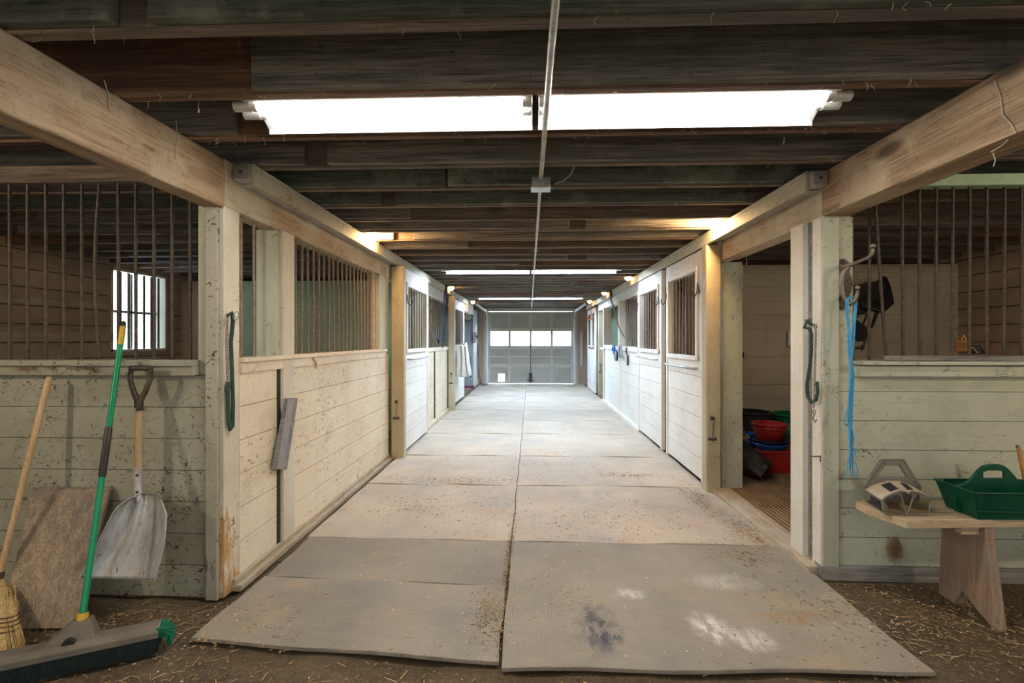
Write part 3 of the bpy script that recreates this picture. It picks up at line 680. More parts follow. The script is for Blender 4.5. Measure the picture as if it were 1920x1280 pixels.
ya, yb = 3.30, 3.29
for i, y in enumerate(rows):
    yc = y+R(-.015,.015)
    nm = ORD[i+1]
    floor_mat([(-1.51,ya+.004),(SX-.003,ya-.004),(SX-.003,yc-.010),(-1.51,yc-.010)], 'dusty grey rubber mat on the shovel side, %s full row beyond the woven mats' % ORD[i], 'mat', 0)
    floor_mat([(SX+.003,yb-.004),(1.595,yb-.010),(1.595,yc-.014),(SX+.003,yc-.010)], 'dusty grey rubber mat on the bench side, %s row beyond the stained mat' % ORD[i], 'mat', 0)
    ya = yb = yc+.008

# litter
def litter(name, mat, label, spots, n, l0, l1, w0, w1, zt):
    m = MB()
    for _ in range(n):
        cx_, cy_, rx, ry = random.choice(spots); a = random.gauss(0,.5); b = random.gauss(0,.5)
        x, y = cx_+a*rx, cy_+b*ry
        if not (-5 < x < 4.9) or y > 15: continue
        on = -1.5 < x < 1.6 and y > 2.06
        if not on and (y > 2.5 if x < 0 else y > 2.85) and not (x > 1.9 and 3 < y < 6): continue
        z = (.0225 if on else -.006)+R(0, .004)
        if x > 1.9 and y > 3: z = .024
        an = R(0, math.pi); L = R(l0,l1); d = Vector((math.cos(an), math.sin(an), R(-.12,.12)))*L/2
        m.obox(Vector((x,y,z+abs(d.z)))-d, Vector((x,y,z+abs(d.z)))+d, R(w0,w1), R(.0008,.0025))
    return stuff(tag(m.build(name, mat, fix=False), label, 'litter'))
GR = [(-2.3,1.9,1.2,.7),(-1.7,2.25,.6,.35),(2.2,2.1,1.0,.7),(1.9,2.5,.6,.4),(0,1.7,2.6,.35),(-1.2,1.75,1.2,.4),(2.9,2.3,.8,.6)]
litter('straw_litter', 'straw', 'loose straw stalks scattered over the dirt entrance', GR, 750, .012, .065, .001, .0025, 0)
litter('dirt_crumb', 'hay', 'brown crumbs and hay bits covering the dirt entrance', GR, 4200, .005, .022, .003, .008, 0)
litter('wood_chip_litter', 'chip', 'pale wood chips scattered on the dirt and mats', GR+[(0,2.6,1.5,.8)], 600, .003, .014, .003, .007, 0)
MS = [(-.75,4.62,.45,.14),(-.6,4.7,.9,.1),(-.4,3.8,.5,.7),(-.95,3.9,.35,.3),(.35,3.6,.6,.5),(.9,3.7,.7,.6),(1.0,4.9,.3,.1),(0,5.2,1.6,.8),(0,7,1.5,2),(1.4,4.1,.12,.5),(1.5,3.5,.10,.4),(-.18,2.45,.10,.3),(.05,2.5,.25,.3),(-.13,2.9,.03,.8),(1.35,3.15,.3,.2),(2.3,3.8,.6,.6)]
litter('hay_litter', 'hay', 'brown hay bits strewn in patches across the rubber mats', MS[:7]+MS[9:]*2+MS[7:9], 3600, .003, .020, .001, .0045, 0)
litter('straw_wisp_litter', 'straw', 'fine pale straw bits strewn on the aisle mats', MS, 700, .006, .03, .0008, .002, 0)

# ================================================================= TOOLS BY THE STALL FRONT
# plywood sheet
t = MB(); tl, tr_, br, bl = aY(57,917,2.495), aY(205,917,2.495), aZ(140,1178,.0), aZ(2,1178,.0)
t.quadslab([bl, br, tr_, tl], (0,.02,.004))
tag(t.build('plywood_sheet', 'ply', None, .002), 'weathered plywood sheet leaning on the wall behind the green broom handle', 'board')
# corn broom
cb = thing('corn_broom', 'straw corn broom with a varnished wooden handle at the frame edge', 'broom', tuple(aZ(8,1215,0)))
top, mid = aY(93,706,2.45), aY(-2,1085,2.30); foot = aZ(2,1220,0)
MB().tube([top+(top-mid)*.0, top.lerp(mid,.02), top.lerp(mid,.5), mid], [.009,.0145,.0145,.014], 12).build('handle', 'pine', cb)
d = (foot-mid); b = MB()
nn = 15; prof = [(0,.016,.016),(.08,.026,.022),(.2,.05,.032),(.4,.085,.036),(.55,.08,.034),(.7,.072,.034),(.85,.085,.036),(1,.10,.038)]
vs = []; 
for (s_, rx, ry) in prof:
    c0 = mid+d*s_
    for k in range(20): a = k/20*2*math.pi; j = 1+.07*math.sin(k*3.7+s_*2); vs.append(c0+Vector((rx*math.cos(a)*j, ry*math.sin(a)*j, 0)))
b.add(vs, [(i*20+k, i*20+(k+1) % 20, (i+1)*20+(k+1) % 20, (i+1)*20+k) for i in range(len(prof)-1) for k in range(20)], True)
for k in range(150):
    a = R(0,6.28); q = mid+d*R(.1,.35); e = mid+d*R(.9,1.0); b.tube([q+Vector((.07*math.cos(a),.034*math.sin(a),0)), mid+d*.6+Vector((.078*math.cos(a),.036*math.sin(a),0)), e+Vector((.1*math.cos(a),.045*math.sin(a),0))], .0016, 4, False)
b.build('bristles', 'corn', cb)
for s_ in (.53,.59,.65,.72):
    c0 = mid+d*s_; MB().tube([c0+Vector((.082*math.cos(a/16*6.283), .037*math.sin(a/16*6.283), .002)) for a in range(16)], .0028, 6, False, True).build('stitching', 'cord', cb)
MB().tube([mid+d*0+(top-mid).normalized()*.0, mid+(top-mid).normalized()*.035], .0165, 12).build('wire_binding', 'cord', cb)
stuff_b = MB()
for (a, b_) in (((20,1090),(50,1120)),((20,1180),(75,1190)),((25,1195),(48,1225)),((30,1100),(28,1150))):
    q, e = aY(*a, 2.26), aY(*b_, 2.22); stuff_b.tube([q, q.lerp(e,.5)+Vector((0,0,.01)), e], .0013, 5)
stuff_b.build('loose_straw', 'corn', cb)
# push broom
pb = thing('push_broom', 'push broom with green tube handle and dusty grey head', 'broom', tuple(aZ(150,1215,0)))
e1, e0 = aZ(301,1176,.085), aZ(-45,1247,.085)
d = (e1-e0).normalized(); n = Vector((-d.y, d.x, 0))
if n.y < 0: n = -n
hd = MB(); pf = [(-.052,-.020),(-.052,.006),(-.030,.024),(.030,.024),(.052,.006),(.052,-.020)]
hd.prism([e0+n*a+Vector((0,0,b)) for a, b in pf], e1-e0); hd.build('head_block', 'broomhead', pb, .004)
bs = MB().prism([e0+d*.006+n*a+Vector((0,0,b)) for a, b in [(-.046,-.021),(.046,-.021),(.058,-.083),(-.058,-.083)]], (e1-e0)-d*.012)
for k in range(900):
    s_ = R(0,1); sd = -1 if k % 2 else 1; q = e0.lerp(e1,s_)+n*(.045*sd)+Vector((0,0,-.02)); bs.tube([q, q+n*(sd*R(.006,.018))+d*R(-.006,.006)+Vector((0,0,-R(.052,.063)))], .0013, 4, False)
bs.build('bristles', 'darkbristle', pb)
be = MB()
for k in range(260):
    a = R(-.044,.044); zz = R(-.018,.020); q = e1+n*a+Vector((0,0,zz)); be.tube([q-d*.01, q+d*R(.02,.036)+Vector((0,0,-.012)), q+d*R(.030,.050)+n*R(-.008,.008)+Vector((0,0,-.04+R(-.02,.01)))], .0018, 4, False)
be.build('end_bristles', 'greenbristle', pb)
bc = aZ(136,1197,.105); hb = aZ(153,1168,.14); ht = aY(232,602,2.445)
br = MB(); hv = (ht-hb).normalized()
sA, sB, sC = hb+hv*.02, hb-d*.0, bc
br.hexa([bc-d*.085-n*.035, bc+d*.085-n*.035, bc+d*.085+n*.04, bc-d*.085+n*.04, sA-d*.028-n*.022, sA+d*.034-n*.022, sA+d*.034+n*.022, sA-d*.028+n*.022])
brk = br.build('bracket', 'broomhead', pb, .006)
MB().tube([bc-n*.052+Vector((0,0,.0)), bc-n*.03+Vector((0,0,.0))], .022, 14).build('screw_socket', 'black', brk)
MB().tube([sA-hv*.01, sA+hv*.02], .021, 14).build('thread_collar', 'yellow', brk)
P = lambda s_: hb.lerp(ht, s_)
MB().tube([P(.03),P(1)-hv*.06], .0125, 14).build('handle', 'greentube', pb)
MB().tube([P(.44),P(.45),P(.60),P(.61)], [.0132,.0155,.0155,.0132], 14).build('foam_grip', 'black', pb)
MB().tube([ht-hv*.125, ht-hv*.03], .0138, 14).build('yellow_band', 'yellow', pb)
MB().tube([ht-hv*.035, ht-hv*.01, ht], [.0128,.0125,.006], 14).build('end_cap', 'black', pb)
# scoop shovel hanging on the ledge
sv = thing('scoop_shovel', 'aluminium scoop shovel hanging by its D handle from the stall ledge', 'shovel', tuple(aY(235,1090,2.40)))
YS = 2.425
q = lambda u, v, y=YS: aY(u, v, y)
MB().tube([q(247,690), q(282,690)], .013, 12).build('grip', 'iron', sv)
MB().tube([q(246,686), q(244,712), q(251,735), q(259,752), q(261,770)], [.010,.012,.013,.016,.019], 10).tube([q(283,686), q(282,710), q(272,735), q(262,752), q(261,768)], [.010,.012,.013,.016,.019], 10).tube([q(261,748), q(260,764)], .0195, 12).build('handle_yoke', 'iron', sv)
MB().tube([q(260,762), q(259,880)], .0185, 14).build('shaft', 'ash', sv)
MB().tube([q(259,876), q(258,905), q(259,925), q(266,940)], [.0205,.0195,.021,.024], 14).build('socket', 'alu', sv)
for v_ in (889, 920): MB().lathe([(.001,-.026),(.006,-.024),(.007,-.018)], q(263, v_), 10, 'Y').build('rivet', 'iron', sv)
def blade(u, v):
    # u across (0..1), v from shoulder (0) to lip (1)
    L = [(268,925),(240,935),(218,952),(200,985),(183,1020),(165,1055),(150,1083)]; Rr = [(268,925),(288,927),(303,938),(312,965),(309,1010),(301,1050),(291,1088)]
    k = v*6; i = min(int(k), 5); f = k-i
    a = Vector(L[i]).lerp(Vector(L[i+1]), f); b_ = Vector(Rr[i]).lerp(Vector(Rr[i+1]), f)
    c = a.lerp(b_, u); e = (2*u-1)
    bow = .055*(1-min(1, v*2.6))**2+.0
    y = 2.455-.085*abs(e)**3.2*(.35+.65*min(1, v*3))*(1-.45*v)-.155*v+.012*math.exp(-(e*7)**2)*(-1)*(1-v)-bow*.5*abs(1-abs(e))
    y -= .012*math.exp(-((u-.62+.25*v)*16)**2)*(1 if v > .25 else v*4)*(1-max(0, v-.75)*4)
    return tuple(aY(c.x, c.y+(8*(1-e*e) if v > .95 else 0)*0, y))
bl_ = MB().grid(blade, 26, 30, (0,.003,.0)); bo = bl_.build('blade', 'scoop', sv, fix=True)
rim = [blade(0, k/20) for k in range(20, 0, -1)]+[blade(0,0)]+[blade(1, k/20) for k in range(0, 21)]
MB().tube(rim, .0045, 8).build('rolled_rim', 'steel', bo)
# loose hay wisps on the ledge
hw = MB()
for (u, v) in ((35,690),(45,692),(60,690),(145,690),(165,692),(175,694),(100,688)):
    c0 = aY(u, v, LY-.055)
    for _ in range(7):
        dd = Vector((R(-.05,.05), R(-.02,.004), R(-.035,.01))); hw.tube([c0-dd*.6+Vector((0,0,.01)), c0, c0+dd], .0013, 4)
stuff(tag(hw.build('hay_wisp', 'hay'), 'wisps of dry hay caught on the ledge above the corn broom', 'hay'))
# green lead rope + chain on corner post
lr = thing('lead_rope', 'dark green lead rope doubled over a ring on the shovel corner post', 'rope', tuple(aX(428,805,LX+.02)))
X_ = LX+.025
MB().tube([aX(425,592,X_), aX(434,586,X_+.02), aX(437,600,X_+.015), aX(433,640,X_), aX(435,700,X_), aX(437,760,X_), aX(436,800,X_), aX(432,806,X_), aX(429,790,X_-.005), aX(427,740,X_-.005), aX(427,715,X_-.005)], .010, 10).build('rope', 'greenrope', lr)
MB().tube([aX(427,722,X_), aX(426,735,X_)], .013, 10).build('knot', 'greenrope', lr)
def ring(c, r, n1, n2, w): 
    c, n1, n2 = Vector(c), Vector(n1), Vector(n2); return [c+n1*r*math.cos(k/14*6.283)+n2*r*math.sin(k/14*6.283) for k in range(14)]
MB().tube(ring(aX(443,592,X_+.04), .022, (0,1,0), (.3,0,1), 0), .0032, 8, False, True).build('ring', 'steel', lr)
def chain(pts, par, mat='steel', L=.014):
    pts = [Vector(p) for p in pts]; m = MB(); k = 0
    for a, b in zip(pts, pts[1:]):
        n_ = max(1, int((b-a).length/L)); dd = (b-a).normalized(); s1 = dd.cross(Vector((0,1,0) if k % 2 else (1,0,0))).normalized()
        for i in range(n_):
            c = a.lerp(b, (i+.5)/n_); dr = (s1 if i % 2 else dd.cross(s1))
            m.tube([c+dd*L*.72*math.cos(t_/10*6.283)+dr*.005*math.sin(t_/10*6.283) for t_ in range(10)], .0017, 6, False, True)
        k += 1
    return m.build('chain', mat, par)
chain([aX(427,590,X_), aX(424,640,X_), aX(426,700,X_), aX(427,722,X_)], lr, 'cast')
tag(MB().tube([aX(432,590,LX), aX(437,588,LX+.03), aX(440,594,LX+.035)], .004, 8).build('rope_hook', 'iron'), 'small iron hook holding the green rope on the shovel corner post', 'hook')
# wooden door stick hanging from the middle post
ds = thing('door_stick', 'grey-painted wooden stick hanging by a hook from the pale aisle post', 'stick', tuple(aX(520,880,-1.57)))
a0, a1 = aX(541,748,-1.555), aX(520,880,-1.555); dd = a1-a0
MB().quadslab([aX(533,746,-1.58), aX(551,746,-1.58), aX(530,880,-1.58), aX(508,880,-1.58)], (.03,0,0)).build('stick', 'greywood', ds, .003)
MB().quadslab([aX(539,748,-1.551), aX(551,748,-1.551), aX(530,879,-1.551), aX(519,879,-1.551)], (.003,0,0)).build('painted_face', plain('grey_painted_face', (.27,.26,.26), .6, 0, .15), ds)
MB().tube(ring(aX(531,752,-1.545), .014, (0,1,0), (0,0,1), 0), .003, 8, False, True).tube([aX(529,750,-1.56), aX(530,765,-1.545), aX(531,772,-1.55)], .003, 8).build('hook', 'steel', ds)
# tuft of hay on the sill
ht_ = MB(); c0 = aX(592,690,LX+.02)
for _ in range(5): ht_.tube([aX(588+R(-4,4),668,LX+.02), aX(592+R(-3,3),680,LX+.025), c0+Vector((0,R(-.03,.03),R(-.01,.01)))], .0016, 5)
stuff(tag(ht_.build('hay_tuft', 'straw'), 'small pale tuft of hay on the sill of the long aisle grille', 'hay'))
# hook-and-eye latches
def latch(u, v, y, label, s=1.0):
    c = aY(u, v, y); t = thing('hook_latch', label, 'latch', tuple(c), 'hook and eye latches'); sc = .09*s
    f = lambda a, b, o=.012: c+Vector((a*sc, -o, b*sc))
    MB().tube([f(-.2,1.0), f(.05,1.15), f(.25,1.0), f(.15,.7), f(.05,.2), f(0,-.5), f(.05,-.85)], .0045, 8).build('hook', 'cast', t)
    MB().lathe([(.0,-.016),(.012,-.014),(.014,-.004),(.02,0)], c+Vector((0,0,sc)), 12, 'Y').build('eye_plate', 'iron', t)
    MB().box(c.x-.035*s,c.x+.035*s,y-.012,y,c.z-sc*1.15,c.z-sc*.95).tube([f(-.3,-.8,.02), f(0,-1.15,.022), f(.35,-.8,.02)], .004, 8).build('catch_plate', 'iron', t)
latch(743, 768, 5.548, 'iron hook latch on the ochre post past the long aisle grille')
latch(1335, 803, 4.398, 'iron hook latch on the ochre post beside the bucket doorway')
latch(846, 709, 9.298, 'small far hook latch on the ochre post before the blanket')
latch(1125, 690, 12.098, 'small far hook latch on the ochre post beyond the halters')

# ================================================================= BENCH SIDE
bn = thing('wooden_bench', 'rough wooden plank bench holding the green tote', 'bench', (2.2,2.58,0))
zt, zb = .489, .448
MB().prism([(1.735,2.60,zb),(1.795,2.436,zb),(3.4,2.55,zb),(3.4,2.83,zb),(1.735,2.72,zb)], (0,0,zt-zb)).build('seat_plank', 'benchtop', bn, .004)
def benchleg(x):
    MB().prism([(x,2.475,zb),(x,2.72,zb),(x,2.745,-.02),(x,2.65,-.02),(x,2.60,.075),(x,2.455,-.005),(x,2.44,-.02),(x,2.405,-.02)], (.045,0,0)).build('leg', 'benchleg', bn, .004)
benchleg(2.185); benchleg(3.1)
MB().box(2.10,2.185,2.50,2.54,.40,.447).build('cleat', 'benchtop', bn, .003)
hc = MB()
for _ in range(60):
    c0 = aY(1676+R(-10,10), 1018+R(-14,6), RY-.012); hc.tube([c0, c0+Vector((R(-.02,.02), R(-.015,0), -R(.03,.07))), c0+Vector((R(-.03,.03), R(-.008,0), -R(.06,.11)))], .0013, 4)
stuff(tag(hc.build('hay_clump', 'hay'), 'matted clump of hay stuck low on the pale green wall beside the bench', 'hay'))
# saddle rack
sr = thing('saddle_rack', 'grey plastic saddle rack with dusty cream curved top on the bench', 'saddle rack', (1.93,2.6,zt))
YP = 2.70
o = [aY(1655,861,YP), aY(1694,861,YP), aY(1726,912,YP), aY(1722,940,YP), aY(1625,940,YP), aY(1620,912,YP)]
hh = [aY(1660,873,YP), aY(1688,873,YP), aY(1702,894,YP), aY(1643,894,YP)]
pl = MB(); off = Vector((0,.018,0))
for z_ in o: z_.z = max(z_.z, zt+.002)
q4 = [o[0],o[1],hh[1],hh[0]]; pl.quadslab([o[0],o[1],hh[1],hh[0]], off).quadslab([hh[1],o[1],o[2],hh[2]], off).quadslab([o[0],hh[0],hh[3],o[5]], off).quadslab([hh[3],hh[2],o[2],o[5]], off).quadslab([o[5],o[2],o[3],o[4]], off)
pl.build('back_plate', 'greyplastic', sr, .003)
MB().tube([o[5], o[0], o[1], o[2], o[3]], .004, 6).build('plate_rim', 'greyplastic', sr)
YQ = 2.50
arcF = [aY(u, v, YQ) for u, v in ((1655,937),(1662,931),(1674,925),(1688,920),(1697,922),(1703,926),(1709,921),(1722,923),(1735,929),(1748,937))]
arcB = [aY(u, v, YP-.002) for u, v in ((1622,917),(1632,910),(1645,904),(1660,900),(1669,899),(1677,899),(1686,900),(1700,905),(1712,911),(1724,918))]
def dome(u, v):
    k = u*9; i = min(int(k), 8); f = k-i
    return arcB[i].lerp(arcB[i+1], f).lerp(arcF[i].lerp(arcF[i+1], f), v)
MB().grid(dome, 18, 4, (0,0,-.004)).build('curved_top', 'creamplastic', sr)
for (u0, u1) in ((.22,.36),(.62,.74)):
    MB().grid(lambda u, v: dome(u0+(u1-u0)*u, .25+.6*v)+Vector((0,0,.0015)), 3, 3, (0,0,-.002)).build('slot', 'darkslot', sr)
fr = MB(); fb = [aY(1662,953,YQ), aY(1742,953,YQ)]
for z_ in fb: z_.z = zt+.006
fr.tube(arcF, .0045, 6).tube([arcF[0], arcF[0].lerp(fb[0],.5)+Vector((.01,0,0)), fb[0], fb[1], arcF[9].lerp(fb[1],.5)-Vector((.006,0,0)), arcF[9]], .0042, 6)
mb_ = fb[0].lerp(fb[1],.48)
fr.tube([arcF[3]-Vector((0,0,.012)), mb_], .0042, 6).tube([arcF[7]-Vector((.02,0,.012)), mb_], .0042, 6)
fr.tube([arcF[1]-Vector((-.012,0,.01)), arcF[2]-Vector((0,0,.008)), arcF[3]-Vector((0,0,.008))], .003, 6).tube([arcF[6]-Vector((0,0,.008)), arcF[7]-Vector((0,0,.008)), arcF[8]-Vector((.01,0,.01))], .003, 6)
for c0 in (arcF[3]-Vector((0,0,.014)), arcF[7]-Vector((.022,0,.014))): fr.tube(ring(c0, .009, (1,0,0), (0,0,1), 0), .0032, 6, False, True)
fr.build('end_frame', 'greyplastic', sr)
sd = MB(); lb = aY(1624,940,YP-.004); lb.z = zt+.004
sd.quadslab([arcB[0], arcF[0], fb[0]+Vector((-.01,0,.02)), lb+Vector((0,0,.02))], (.004,0,0)).obox(lb, fb[0], .006, .008); sd.build('side_panel', 'greyplastic', sr)
MB().quadslab([arcB[0].lerp(arcF[0],.3)-Vector((.002,0,.016)), arcB[0].lerp(arcF[0],.85)-Vector((.002,0,.014)), fb[0].lerp(lb,.15)+Vector((-.012,0,.014)), fb[0].lerp(lb,.65)+Vector((-.012,0,.016))], (.002,0,0)).build('side_slot', 'darkslot', sr)
# green tote
tt = thing('grooming_tote', 'dark green plastic grooming tote with arched carry handle on the bench', 'tote', (2.32,2.54,zt))
xa, xb_, y0, y1, zr = 2.10, 2.53, 2.425, 2.66, .625
def shell(ex, z): return [(xa+.04-ex*.04, y0+.03-ex*.03, z), (xb_-.04+ex*.04, y0+.03-ex*.03, z), (xb_-.04+ex*.04, y1-.02+ex*.02, z), (xa+.04-ex*.04, y1-.02+ex*.02, z)]
o0, o1 = shell(0, zt+.002), shell(1, zr)
body = MB()
for i in range(4):
    j = (i+1) % 4; a, b_, c, d_ = Vector(o0[i]), Vector(o0[j]), Vector(o1[j]), Vector(o1[i]); cen = Vector(((xa+xb_)/2, (y0+y1)/2, 0))
    nrm = Vector((0,1,0)) if i == 0 else Vector((-1,0,0)) if i == 1 else Vector((0,-1,0)) if i == 2 else Vector((1,0,0))
    if i == 3:     # end with a finger notch at the bottom
        m1, m2 = a.lerp(b_,.40), a.lerp(b_,.53); k1, k2 = m1.lerp(d_.lerp(c,.40),.42), m2.lerp(d_.lerp(c,.53),.42)
        body.quadslab([a, m1, d_.lerp(c,.40), d_], nrm*.006).quadslab([m2, b_, c, d_.lerp(c,.53)], nrm*.006).quadslab([k1, k2, d_.lerp(c,.53), d_.lerp(c,.40)], nrm*.006)
    else: body.quadslab([a, b_, c, d_], nrm*.006)
body.quadslab(o0, (0,0,.006)); try_ = body.build('tray', 'greenplastic', tt, .004)
rimp = [Vector(p_) for p_ in o1]; MB().tube([rimp[0],rimp[1]], .006, 8).tube([rimp[1],rimp[2]], .006, 8).tube([rimp[2],rimp[3]], .006, 8).tube([rimp[3],rimp[0]], .006, 8).build('rim', 'greenplastic', tt)
MB().box(xa+.02,xb_-.02,y0+.004,y0+.012,zt+.045,zt+.052).build('moulded_ledge', 'greenplastic', try_)
ym = 2.545; hd = MB(); N = 28; xm = (xa+xb_)/2-.02
top_ = lambda x: zr-.002+.105*math.exp(-abs((x-xm)/.105)**3.2)
hole = lambda x: (zr+.040, zr+.078) if abs(x-xm) < .052 else None
for i in range(N):
    x0, x1 = xa+.012+(xb_-xa-.024)*i/N, xa+.012+(xb_-xa-.024)*(i+1)/N; xc = (x0+x1)/2; h = hole(xc)
    if h:
        rr = .038*math.sqrt(max(0, 1-(abs(xc-xm)/.056)**6))/.038
        hd.hexa([(x0,ym,zt+.01),(x1,ym,zt+.01),(x1,ym+.012,zt+.01),(x0,ym+.012,zt+.01),(x0,ym,h[0]),(x1,ym,h[0]),(x1,ym+.012,h[0]),(x0,ym+.012,h[0])])
        z_ = h[0]+.038*rr; hd.hexa([(x0,ym,z_),(x1,ym,z_),(x1,ym+.012,z_),(x0,ym+.012,z_),(x0,ym,top_(x0)),(x1,ym,top_(x1)),(x1,ym+.012,top_(x1)),(x0,ym+.012,top_(x0))])
    else: hd.hexa([(x0,ym,zt+.01),(x1,ym,zt+.01),(x1,ym+.012,zt+.01),(x0,ym+.012,zt+.01),(x0,ym,top_(x0)),(x1,ym,top_(x1)),(x1,ym+.012,top_(x1)),(x0,ym+.012,top_(x0))])
hdv = hd.build('handle_divider', 'greenplastic', tt)
MB().tube([(x_, ym+.006, top_(x_)) for x_ in [xa+.012+(xb_-xa-.024)*i/40 for i in range(41)]], .007, 8).build('handle_edge', 'greenplastic', hdv)
# brush handle at the frame edge, standing in the tote's far end
hb_ = thing('hand_brush', 'tan wooden brush handle poking up at the frame edge behind the tote', 'brush', (2.47,2.72,zt))
MB().tube([aY(1909,836,2.66), aY(1912,850,2.66), aY(1922,895,2.66), aY(1928,930,2.66)], [.008,.010,.012,.012], 10).build('handle', 'leather', hb_)
MB().lathe([(.0,-.006),(.007,-.005),(.009,.0),(.007,.005),(.0,.006)], aY(1908,837,2.66), 10, 'Y').build('end_cap', 'cast', hb_)
MB().box(2.46,2.62,2.64,2.69,zt+.004,zt+.12).build('bristle_block', 'creamplastic', hb_, .008)
# plank on the ledge
tag(MB().quadslab([(aY(1673,664,2.83).x,2.82,1.233),(4.0,2.80,1.233),(4.0,2.90,1.233),(aY(1673,664,2.83).x,2.90,1.233)], (0,0,.03)).build('loose_plank', 'greywood', None, .006), 'weathered grey plank lying on the ledge in front of the bars', 'plank')
# leather halter bundle + dark box on the inner ledge
struct('trim_11', MB().box(1.85,OXR,RY+.08,RY+.22,1.20,1.232), 'innerR')
hl = thing('leather_halter', 'orange-tan leather halter coiled on the ledge behind the bars', 'halter', tuple(aY(1805,662,3.02)))
c0 = aY(1803,652,3.02)
for i, (rr, h, w) in enumerate(((.040,-.015,.016),(.034,.005,.014),(.030,.03,.010))):
    MB().grid(lambda u, v: c0+Vector((math.cos(u*5.6+i)*rr, math.sin(u*5.6+i)*.02, h+w*(v-.5)*2+.012*u)), 20, 2, (0,0,.002)).build('strap', 'leather', hl)
MB().tube([c0+Vector((-.01,0,.03)), c0+Vector((.012,0,.075)), c0+Vector((.03,0,.03))], .006, 6).build('strap', 'leather', hl)
MB().box(c0.x-.07,c0.x+.03,c0.y-.02,c0.y+.03,1.2325,1.243).build('strap', 'leather', hl, .002)
bk = thing('leather_case', 'small dark leather case tilted on the ledge beside the tan halter', 'case', tuple(aY(1835,662,3.03)))
a, b_, c, d_, e_ = aY(1823,650,3.03), aY(1839,647,3.03), aY(1850,663,3.03), aY(1833,663,3.03), aY(1822,658,3.03)
for w_ in (c, d_): w_.z = max(w_.z, 1.236)
MB().prism([a, b_, c, d_, e_], (0,.05,0)).build('case', 'saddle', bk, .004); MB().obox(aY(1823,650,3.027), aY(1833,662,3.027), .003, .004).build('edge_strip', 'sill', bk)
# big cast-iron hook
hk = thing('coat_hook', 'large worn cast iron double hook screwed to the pale green post', 'hook', tuple(aY(1578,530,RY)))
pc = aY(1579,533,RY+.004); pm = MB()
outl = []
for k in range(40):
    a = k/40*6.283; r_ = .030+.012*abs(math.cos(a))**.5*0+.006*math.cos(a*6); z_ = math.sin(a); outl.append(pc+Vector(((.042+.010*math.cos(4*a))*math.cos(a)+(.012*math.copysign(1, math.cos(a)) if .55 < abs(z_) < .93 else 0), -.0, .145*z_)))
pm.prism(outl, (0,-.012,0)); bpl = pm.build('back_plate', 'iron', hk, .003)
h3 = lambda u, v, y: aY(u, v, y)
MB().tube([h3(1575,500,2.87), h3(1582,500,2.83), h3(1600,495,2.77), h3(1618,487,2.70), h3(1630,482,2.665), h3(1636,474,2.65), h3(1637,466,2.645)], [.013,.012,.0105,.0095,.0095,.0105,.008], 10).build('upper_arm', 'cast', hk)
MB().tube([h3(1592,498,2.80), h3(1582,508,2.80), h3(1577,525,2.80), h3(1578,545,2.80), h3(1585,562,2.80), h3(1594,570,2.78), h3(1603,563,2.76), h3(1607,552,2.755), h3(1608,544,2.75)], [.011,.013,.0135,.0135,.013,.012,.011,.0105,.008], 10).tube([h3(1580,558,2.87), h3(1586,562,2.80)], .011, 10).build('lower_arm', 'cast', hk)
def ball(c, r): return MB().lathe([(r*math.sin(i/8*math.pi)+1e-4, -r*math.cos(i/8*math.pi)) for i in range(9)], c, 14)
ball(h3(1637,461,2.645), .0135).build('knob', 'cast', hk); ball(h3(1608,539,2.75), .0135).build('knob', 'cast', hk)
for v_ in (492, 575): MB().lathe([(.001,-.018),(.007,-.016),(.008,-.01)], h3(1576, v_, RY), 10, 'Y').build('screw', 'iron', bpl)
# blue twine
tw = thing('baling_twine', 'hank of bright blue baling twine hanging from the iron hook', 'twine', tuple(aY(1595,900,2.78)))
def strand(pts, r=.0031, y=2.775):
    j = lambda: R(-2.6,2.6)
    P_ = [aY(u+j(), v, y+R(-.008,.008)) for u, v in pts]
    out = []
    for i in range(len(P_)-1):
        p0, p1, p2, p3 = P_[max(i-1,0)], P_[i], P_[i+1], P_[min(i+2,len(P_)-1)]
        for k in range(4):
            t_ = k/4; out.append(.5*((2*p1)+(p2-p0)*t_+(2*p0-5*p1+4*p2-p3)*t_*t_+(3*p1-p0-3*p2+p3)*t_**3))
    MB().tube(out+[P_[-1]], r, 6).build('strand', 'twine', tw)
for k in range(6): strand([(1603+k*.6,562),(1598,556),(1590-k*.6,562),(1587+k,585),(1588+k,620),(1591+k,660),(1596+k*.4,700),(1593+k,745),(1591+k,790),(1593+k*.5,830),(1591+k*1.4,850+k*8)])
for k in range(6): strand([(1599,558),(1603+k*.5,565),(1605-k*.7,590),(1603-k,620),(1600-k*.6,655),(1595+k*.6,690),(1597,730),(1594-k*.4,775),(1597-k,815),(1595,840+k*5)])
strand([(1596,758),(1586,775),(1583,790),(1588,797),(1597,795)]); strand([(1593,800),(1600,818),(1598,835),(1603,848),(1600,852)], .003)
strand([(1594,845),(1592,865),(1595,885),(1601,892),(1607,885),(1604,868),(1597,855),(1594,840)], .0025); strand([(1591,860),(1586,880),(1585,908)], .0018)
strand([(1584,640),(1592,640),(1604,638)], .003)
